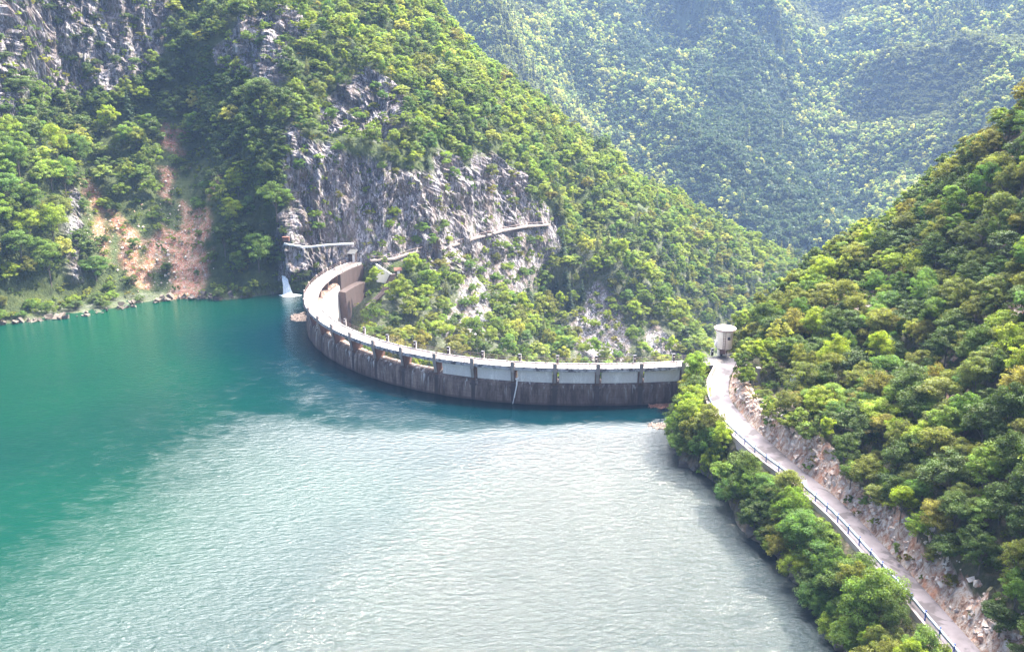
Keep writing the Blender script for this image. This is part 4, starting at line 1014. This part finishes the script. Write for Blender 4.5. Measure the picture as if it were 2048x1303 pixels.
def tree_visible(p, h):
    tgt = Vector((p[0], p[1], p[2] + h)); d = tgt - CAMP; L = d.length
    r = TREE_BVH.ray_cast(CAMP, d / L, L - 1.0); return r[0] is None

TREES = []    # (x,y,z, scale, kind, tint, visible, pxsize, px, py)
def add_trees(P, sc, kinds, tints, mtn=False):
    bad, q, dep = cleared(P, sc * 2.5, sc * 3.5, mtn)
    if mtn:
        C = P.copy(); C[:, 2] += sc * 2.6; a_, b_, c_, _x = masks_for(C, 4); rr = np.random.RandomState(77).rand(len(P))
        bad |= ((a_ > 0) | (b_ > 0) | (c_ > 0)) & (rr > .16) & ~np.array([k == 'shrub' for k in kinds]) & (P[:, 1] < 300)
    for i in range(len(P)):
        if bad[i]: continue
        vis = tree_visible(P[i], sc[i] * 5.0) and -40 < q[i, 0] < 2090 and -60 < q[i, 1] < 1360
        TREES.append((P[i], sc[i], kinds[i], tints[i], vis, sc[i] * 5 * F / dep[i], q[i, 0], q[i, 1]))
# mountain side
P = sample(Vd, NX, NY, 60000, 5); r_, s_, g_, q = masks_for(P)
inlake = inpoly(P[:, :2], lake_poly) | (P[:, 1] < 182)
ok = ~((P[:, 2] < ZW + .05) & inlake) & (q[:, 0] > -260) & (q[:, 0] < 1900) & (q[:, 1] > -420) & (q[:, 1] < 900)
ok &= ~((np.min(np.stack([np.hypot(P[:, 0] - dp(s, 3, 0)[0], P[:, 1] - dp(s, 3, 0)[1]) for s in np.arange(-.4, 18.6, .5)]), 0) < 5) & (P[:, 1] < 224))
P = P[ok]; r_, s_, g_, q = r_[ok], s_[ok], g_[ok], q[ok]
rs = np.random.RandomState(3)
dens_ = np.where(r_ > 0, .085, np.where(s_ > 0, .03, np.where(g_ > 0, .07, 1.0)))
dens_ = np.where((r_ > 0) & (q[:, 1] > 485), .42, dens_)
dens_ = np.where((q[:, 1] < 260) & (q[:, 0] < 300) & (r_ > 0), .14, dens_)
hi = 1 + .0 * P[:, 0]
lb = (q[:, 0] < 560) & (q[:, 1] > 180)
sc = np.where(lb, rs.uniform(.60, 1.15, len(P)), rs.uniform(.47, .92, len(P)))
sc = np.where((q[:, 0] > 700) & (q[:, 1] > 480), rs.uniform(.5, .95, len(P)), sc)
small = (r_ > 0) | (s_ > 0) | (g_ > 0) | ((P[:, 2] < ZW + 2.5) & (P[:, 0] < -45)) | ((rs.rand(len(P)) < .12))
sc = np.where(small, rs.uniform(.4, .8, len(P)), sc)
sel = rs.rand(len(P)) < dens_; P, sc, small, q = P[sel], sc[sel], small[sel], q[sel]
order = rs.permutation(len(P)); order = order[np.argsort(-sc[order] + rs.rand(len(order)) * .5)]
P, sc, small, q = P[order], sc[order], small[order], q[order]
k = greedy(P, sc * 2.5 * 1.28); P, sc, small, q = P[k], sc[k], small[k], q[k]
lit = (q[:, 0] < 150) & (q[:, 1] > 310)  # brighter leaf tints stand in for sunlight on this shoulder
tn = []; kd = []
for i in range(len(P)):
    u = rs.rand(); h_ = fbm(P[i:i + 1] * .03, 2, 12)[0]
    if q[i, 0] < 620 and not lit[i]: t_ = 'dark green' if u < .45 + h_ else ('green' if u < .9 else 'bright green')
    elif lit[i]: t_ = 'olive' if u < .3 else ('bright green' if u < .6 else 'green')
    else: t_ = 'green' if u < .42 else ('bright green' if u < .74 else ('olive' if u < .93 else 'dark green'))  # more bright and olive crowns put the massif's backlight into leaf colour
    tn.append(t_); kd.append('shrub' if small[i] else ('conifer' if (rs.rand() < (.10 if q[i, 0] > 1050 and q[i, 1] < 640 else .02)) else 'tree'))
add_trees(P, sc, kd, tn, True)
# hillside on the right
P = sample(Bf, len(xs), len(ys), 60000, 6); q, dep = proj(P)
rlx = np.interp(P[:, 1], [p[1] for p in RL][::-1], [p[0] for p in RL][::-1]); rrx = np.interp(P[:, 1], [p[1] for p in RR][::-1], [p[0] for p in RR][::-1])
onroad = (P[:, 0] > rlx - 1.3) & (P[:, 0] < rrx + 1.0) & (P[:, 1] < 147)
ok = ~onroad & (P[:, 2] > ZW - .5) & (q[:, 0] < 2250) & (q[:, 1] < 1480) & (q[:, 1] > -200) & (P[:, 1] > 50)
P, q, rlx = P[ok], q[ok], rlx[ok]; rs = np.random.RandomState(9)
below = P[:, 0] < rlx
sc = np.where(below, rs.uniform(.38, .74, len(P)), rs.uniform(.34, .78, len(P)))
edge = (~below) & (P[:, 0] < np.interp(P[:, 1], [p[1] for p in RR][::-1], [p[0] for p in RR][::-1]) + 5); sc = np.where(edge, sc * .75, sc)
patchm = (fbm(P * .11, 3, 77) > .34) & ~below
sel = (rs.rand(len(P)) < np.where(patchm, .12, 1)); P, q, sc, below = P[sel], q[sel], sc[sel], below[sel]
o_ = np.argsort(-sc + rs.rand(len(sc)) * .4); P, q, sc, below = P[o_], q[o_], sc[o_], below[o_]
k = greedy(P, sc * 2.5 * np.where(below, .98, 1.28)); P, q, sc, below = P[k], q[k], sc[k], below[k]
tn = []; kd = []
for i in range(len(P)):
    u = rs.rand(); up = np.clip((900 - q[i, 1]) / 600, 0, 1)
    if below[i]: t_ = 'green' if u < .5 else ('olive' if u < .72 else ('bright green' if u < .88 else 'dark green'))
    else: t_ = 'olive' if u < .33 + .25 * up else ('green' if u < .58 + .12 * up else ('yellowing' if u < .585 + .13 * up else ('dark green' if u < .92 else 'bright green')))
    tn.append(t_); kd.append('shrub' if sc[i] < .46 else 'tree')
add_trees(P, sc, kd, tn)

# ------------------------------------------------------------------ individuals: the ones that show largest, the rest one wood
def zone(x, y):
    if x > 1340:
        line = np.array(ROADPX, float); xr = np.interp(y, line[:, 1], line[:, 0])
        if y > 745 and x < xr + 5:
            return 'lakeside slope by the dam corner' if y < 860 else ('wooded point jutting into the lake' if y < 985 else ('lakeside strip below mid road' if y < 1130 else 'bottom lakeside strip below the road'))
        a = (x - xr) if y > 745 else (x - (1450 + (700 - y) * .4))
        if y < 470: return 'high right hill skyline'
        if y < 640: return 'upper right hillside facing the round tower' if x < 1720 else 'upper right hillside near the frame edge'
        if y < 800: return 'slope right behind the round tower' if x < 1640 else ('middle of the right hillside' if x < 1850 else 'right hillside beside the frame edge')
        if y < 960: return 'slope above the upper rock cutting' if x < 1760 else 'right hillside under the pale outcrops'
        if y < 1130: return 'slope above the middle road stretch' if x < 1900 else 'lower right hillside by the edge'
        return 'bottom right corner above the road'
    if x < 150: return 'sunlit shoulder at the left frame edge' if y > 320 else 'foot of the far left cliff'
    if x < 440: return 'landslide foot near the water' if y > 480 else ('sides of the orange landslide' if y > 300 else 'woods above the orange landslide')
    if x < 610: return 'bank beside the waterfall' if y > 430 else ('dark gully left of the main cliff' if y > 200 else 'upper gully between the grey cliffs')
    if y > 500: return 'sunlit gorge slope just behind the dam' if x < 1080 else 'rocky rib behind the dam'
    return 'main mountain above the footpath' if x < 1100 else 'mountain flank falling to the gorge'
def take(kind, n):
    L = [t for t in TREES if t[2] == kind and t[4]]; L.sort(key=lambda t: -t[5]); return L[:n]
chosen = {'tree': take('tree', 300), 'shrub': take('shrub', 290), 'conifer': take('conifer', 90)}
ids = set(id(t) for L in chosen.values() for t in L)
def word_ord(k):
    if k >= 29: return str(k + 1) + 'th'
    tens = ['', '', 'twentieth', 'thirtieth']
    return ORD[k] if k < 20 else ('twenty-' + ORD[k - 20] if k < 29 else 'thirtieth or later')
NAMES = {'tree': ('broadleaf_tree', 'tree', 'leafy tree', 'broadleaf trees on the slopes'), 'shrub': ('shrub', 'shrub', 'shrub', 'shrubs on the slopes'), 'conifer': ('conifer_tree', 'tree', 'pointed conifer', 'conifers among the broadleaf wood')}
for kind, L in chosen.items():
    nm, cat_, word, grp = NAMES[kind]; buckets = {}
    for t in L: buckets.setdefault((t[3] if kind != 'conifer' else 'x', 'big' if t[5] > (70 if kind == 'tree' else 45) else 'small', zone(t[6], t[7])), []).append(t)
    for (tint, size, zn), G in buckets.items():
        G.sort(key=lambda t: t[6])
        for k_, t in enumerate(G):
            p, s = t[0], t[1]; tw = {'x': 'dark'}.get(tint, tint)
            lab = ('only ' if len(G) == 1 else word_ord(k_) + ' ') + size + ' ' + tw + ' ' + word + (' from left' if len(G) > 1 else '') + ', ' + zn
            root = thing(nm, lab, cat_, (p[0], p[1], p[2]), random.random() * 6.28, grp); 
            if kind == 'tree': i_ = random.randrange(len(SHAPES)); cm, tm = SHAPES[i_]; mkey = ('t', i_)
            elif kind == 'shrub': i_ = random.randrange(len(BSHAPES)); cm, tm = BSHAPES[i_]; mkey = ('b', i_)
            else: i_ = random.randrange(len(CSHAPES)); cm, tm = CSHAPES[i_]; mkey = ('c', i_)
            v = random.uniform(.85, 1.15); root.scale = (s * v * random.uniform(.78, 1.15), s * v * random.uniform(.78, 1.15), s * random.uniform(.8, 1.35))
            if kind == 'conifer': root.scale = tuple(x * .95 for x in root.scale)
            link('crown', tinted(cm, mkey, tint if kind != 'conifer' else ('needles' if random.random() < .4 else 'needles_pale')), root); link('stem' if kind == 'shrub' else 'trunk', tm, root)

# ------------------------------------------------------------------ woods (uncountable)
def forest(name, label, pts, protos):
    P = np.array([p[0] for p in pts]); s = np.array([p[1] for p in pts]); pid = np.array([p[2] for p in pts]); n = len(P)
    me = bpy.data.meshes.new(name); me.vertices.add(n); me.vertices.foreach_set('co', P.astype(np.float32).ravel())
    rv = np.random.RandomState(4)
    sv = s[:, None] * np.c_[rv.uniform(.75, 1.15, n), rv.uniform(.75, 1.15, n), rv.uniform(.75, 1.35, n)]
    a = me.attributes.new('sc', 'FLOAT_VECTOR', 'POINT'); a.data.foreach_set('vector', sv.astype(np.float32).ravel())
    for an, av, ty in ( ('rot', np.random.RandomState(1).rand(n) * 6.283, 'FLOAT'), ('pid', pid, 'INT')):
        a = me.attributes.new(an, ty, 'POINT'); a.data.foreach_set('value', av.astype(np.float32 if ty == 'FLOAT' else np.int32))
    o = link(name, me); ng = bpy.data.node_groups.new(name + ' scatter', 'GeometryNodeTree')
    ng.interface.new_socket('Geometry', in_out='INPUT', socket_type='NodeSocketGeometry'); ng.interface.new_socket('Geometry', in_out='OUTPUT', socket_type='NodeSocketGeometry')
    gi = ng.nodes.new('NodeGroupInput'); go = ng.nodes.new('NodeGroupOutput'); jn = ng.nodes.new('GeometryNodeJoinGeometry')
    def na(nm, ty):
        a = ng.nodes.new('GeometryNodeInputNamedAttribute'); a.data_type = ty; a.inputs[0].default_value = nm
        return [x for x in a.outputs if x.enabled and x.name == 'Attribute'][0]
    sc_, rt_, pi_ = na('sc', 'FLOAT_VECTOR'), na('rot', 'FLOAT'), na('pid', 'INT')
    cx = ng.nodes.new('ShaderNodeCombineXYZ'); ng.links.new(rt_, cx.inputs[2])
    for k, po in enumerate(protos):
        ip = ng.nodes.new('GeometryNodeInstanceOnPoints'); oi = ng.nodes.new('GeometryNodeObjectInfo'); oi.inputs[0].default_value = po
        cmp = ng.nodes.new('FunctionNodeCompare'); cmp.data_type = 'INT'; cmp.operation = 'EQUAL'
        ii = [x for x in cmp.inputs if x.enabled]; ng.links.new(pi_, ii[0]); ii[1].default_value = k
        ng.links.new(gi.outputs[0], ip.inputs['Points']); ng.links.new(cmp.outputs[0], ip.inputs['Selection']); ng.links.new(oi.outputs['Geometry'], ip.inputs['Instance'])
        ng.links.new(cx.outputs[0], ip.inputs['Rotation']); ng.links.new(sc_, ip.inputs['Scale']); ng.links.new(ip.outputs[0], jn.inputs[0])
    ng.links.new(jn.outputs[0], go.inputs[0]); md = o.modifiers.new('scatter', 'NODES'); md.node_group = ng
    return tag(o, label, 'forest', kind='stuff')
def proto(me): return bpy.data.objects.new('wood_tree', me)
fp = []
for k in range(5): fp.append(proto(crown_mesh('wood_crown', 400 + k, 40, 62, .42, 2.6, .9, 6.0 + .4 * (k % 2), M[['leaf_forest', 'leaf_green', 'leaf_olive', 'leaf_bright', 'leaf_dark'][k]], .36)[0]))
fp.append(proto(crown_mesh('wood_crown', 420, 40, 62, .42, 2.6, .9, 6.4, M['leaf_forest'], .36)[0]))
fp.append(proto(conifer_mesh('wood_crown', 430, 12, .6, 1.9, 8.5, M['needles_pale'])))
fp.append(proto(crown_mesh('wood_crown', 440, 20, 30, .55, 2.0, .0, 3.0, M['leaf_forest'], .42)[0]))
fp.append(proto(crown_mesh('wood_crown', 441, 20, 30, .55, 2.0, .0, 3.0, M['leaf_olive'], .42)[0]))
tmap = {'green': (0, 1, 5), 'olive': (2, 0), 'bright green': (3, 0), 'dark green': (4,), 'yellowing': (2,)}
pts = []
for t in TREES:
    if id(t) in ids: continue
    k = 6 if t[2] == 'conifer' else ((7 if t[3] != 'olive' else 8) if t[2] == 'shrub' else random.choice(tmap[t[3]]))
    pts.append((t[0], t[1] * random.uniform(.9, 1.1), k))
forest('forest', 'dense broadleaf wood covering the mountain and hill slopes', pts, fp)
print('TREES', len(TREES), {k: len(v) for k, v in chosen.items()}, 'wood', len(pts))
# grass tufts and low undergrowth between the trees
Pg = sample(Vd, NX, NY, 26000, 15); r_, s_, g_, q = masks_for(Pg)
okg = ~((Pg[:, 2] < ZW + .3) & (inpoly(Pg[:, :2], lake_poly) | (Pg[:, 1] < 182))) & (q[:, 0] > -60) & (q[:, 0] < 1500) & (q[:, 1] > -60) & (q[:, 1] < 760) & (RS.rand(len(Pg)) < np.where(r_ > 0, .3, np.where(s_ > 0, .3, .8)))
okg &= ~((np.min(np.stack([np.hypot(Pg[:, 0] - dp(s, 3, 0)[0], Pg[:, 1] - dp(s, 3, 0)[1]) for s in np.arange(-.4, 18.6, .5)]), 0) < 3.5)) & (polydist(q, KEEP[5][0]) > 9) & (polydist(q, KEEP[1][0]) > 8)
Pb = sample(Bf, len(xs), len(ys), 22000, 16); qb, _ = proj(Pb)
rlx = np.interp(Pb[:, 1], [p[1] for p in RL][::-1], [p[0] for p in RL][::-1]); rrx = np.interp(Pb[:, 1], [p[1] for p in RR][::-1], [p[0] for p in RR][::-1])
okb = ~((Pb[:, 0] > rlx - .9) & (Pb[:, 0] < rrx + np.where(RS.rand(len(Pb)) < .38, .3, 2.6)) & (Pb[:, 1] < 147)) & (Pb[:, 2] > ZW + .05) & (qb[:, 0] < 2150) & (qb[:, 1] < 1400) & (Pb[:, 1] > 50)
up = [proto(crown_mesh('tuft', 500 + k, 9, 22, .30, 1.0, -.1, .9, M[['leaf_green', 'leaf_olive', 'leaf_bright'][k]], .5)[0]) for k in range(3)]
pts = [(p, random.uniform(.5, 1.2), random.choice((0, 0, 1, 2))) for p in Pg[okg]] + [(p, random.uniform(.35, .9), random.choice((0, 1, 1, 0, 2))) for p in Pb[okb]]
o = forest('undergrowth', 'low undergrowth between the trees', pts, up); o['category'] = 'undergrowth'
# far forest
rs = np.random.RandomState(21); n = 175000
P = np.c_[rs.uniform(-380, 1270, n), rs.uniform(560, 1500, n)]; z = bil(np.arange(-380, 1290, 6.), np.arange(545, 1690, 6.), FZ2, P[:, 0], P[:, 1]); P = np.c_[P, z]
q, dep = proj(P); ok = (q[:, 0] > 600) & (q[:, 0] < 2800) & (q[:, 1] > -160) & (q[:, 1] < 620) & (rs.rand(n) < np.clip((760 / P[:, 1]) ** .5, .3, 1)); P = P[ok]
M['far_pale'] = make_leaf('pale far leaves', [(.105, .122, .058), (.115, .13, .062), (.10, .118, .056)], .4); M['far_dark'] = make_leaf('dark far leaves', [(.05, .08, .04), (.06, .095, .045), (.07, .10, .045)], .35)
ff = [proto(crown_mesh('far_crown', 600 + k, 14, 16, 1.15, 2.7, .5, 5.6, M[['leaf_far', 'leaf_far', 'far_pale', 'far_dark'][k]], .4)[0]) for k in range(4)] + [proto(conifer_mesh('far_crown', 610, 4, 1.1, 2.2, 8.5, M['needles_pale']))]
cn = fbm(P * np.array([.012, .012, 0]), 3, 33); cn2 = fbm(P * np.array([.009, .006, 0]), 4, 35)
pts = [(P[i] - np.array([0, 0, .5]), rs.uniform(.75, 1.5) * (1.0 + .2 * (P[i, 1] > 1000)), 4 if (rs.rand() < .01 + .35 * (cn[i] > .40)) else (2 if cn2[i] + rs.randn() * .12 > .12 else (3 if cn2[i] + rs.randn() * .12 < -.16 else rs.randint(2)))) for i in range(len(P))]
forest('far_forest', 'hazy forest on the far mountain slopes', pts, ff)
print('FAR', len(pts))

# ------------------------------------------------------------------ haze
hm = bpy.data.materials.new('haze'); hm.use_nodes = True; nt = hm.node_tree
for n_ in list(nt.nodes):
    if n_.type == 'BSDF_PRINCIPLED': nt.nodes.remove(n_)
pv = nt.nodes.new('ShaderNodeVolumePrincipled'); pv.inputs['Color'].default_value = (.38, .57, 1.0, 1); pv.inputs['Density'].default_value = .00013; pv.inputs['Anisotropy'].default_value = 0
nt.links.new(pv.outputs[0], nt.nodes['Material Output'].inputs['Volume'])
mb = MB(); mb.box((300, 750, 275), (2600, 2300, 850)); tag(mb.build('haze', hm), 'pale blue haze filling the valley', 'haze', kind='stuff')
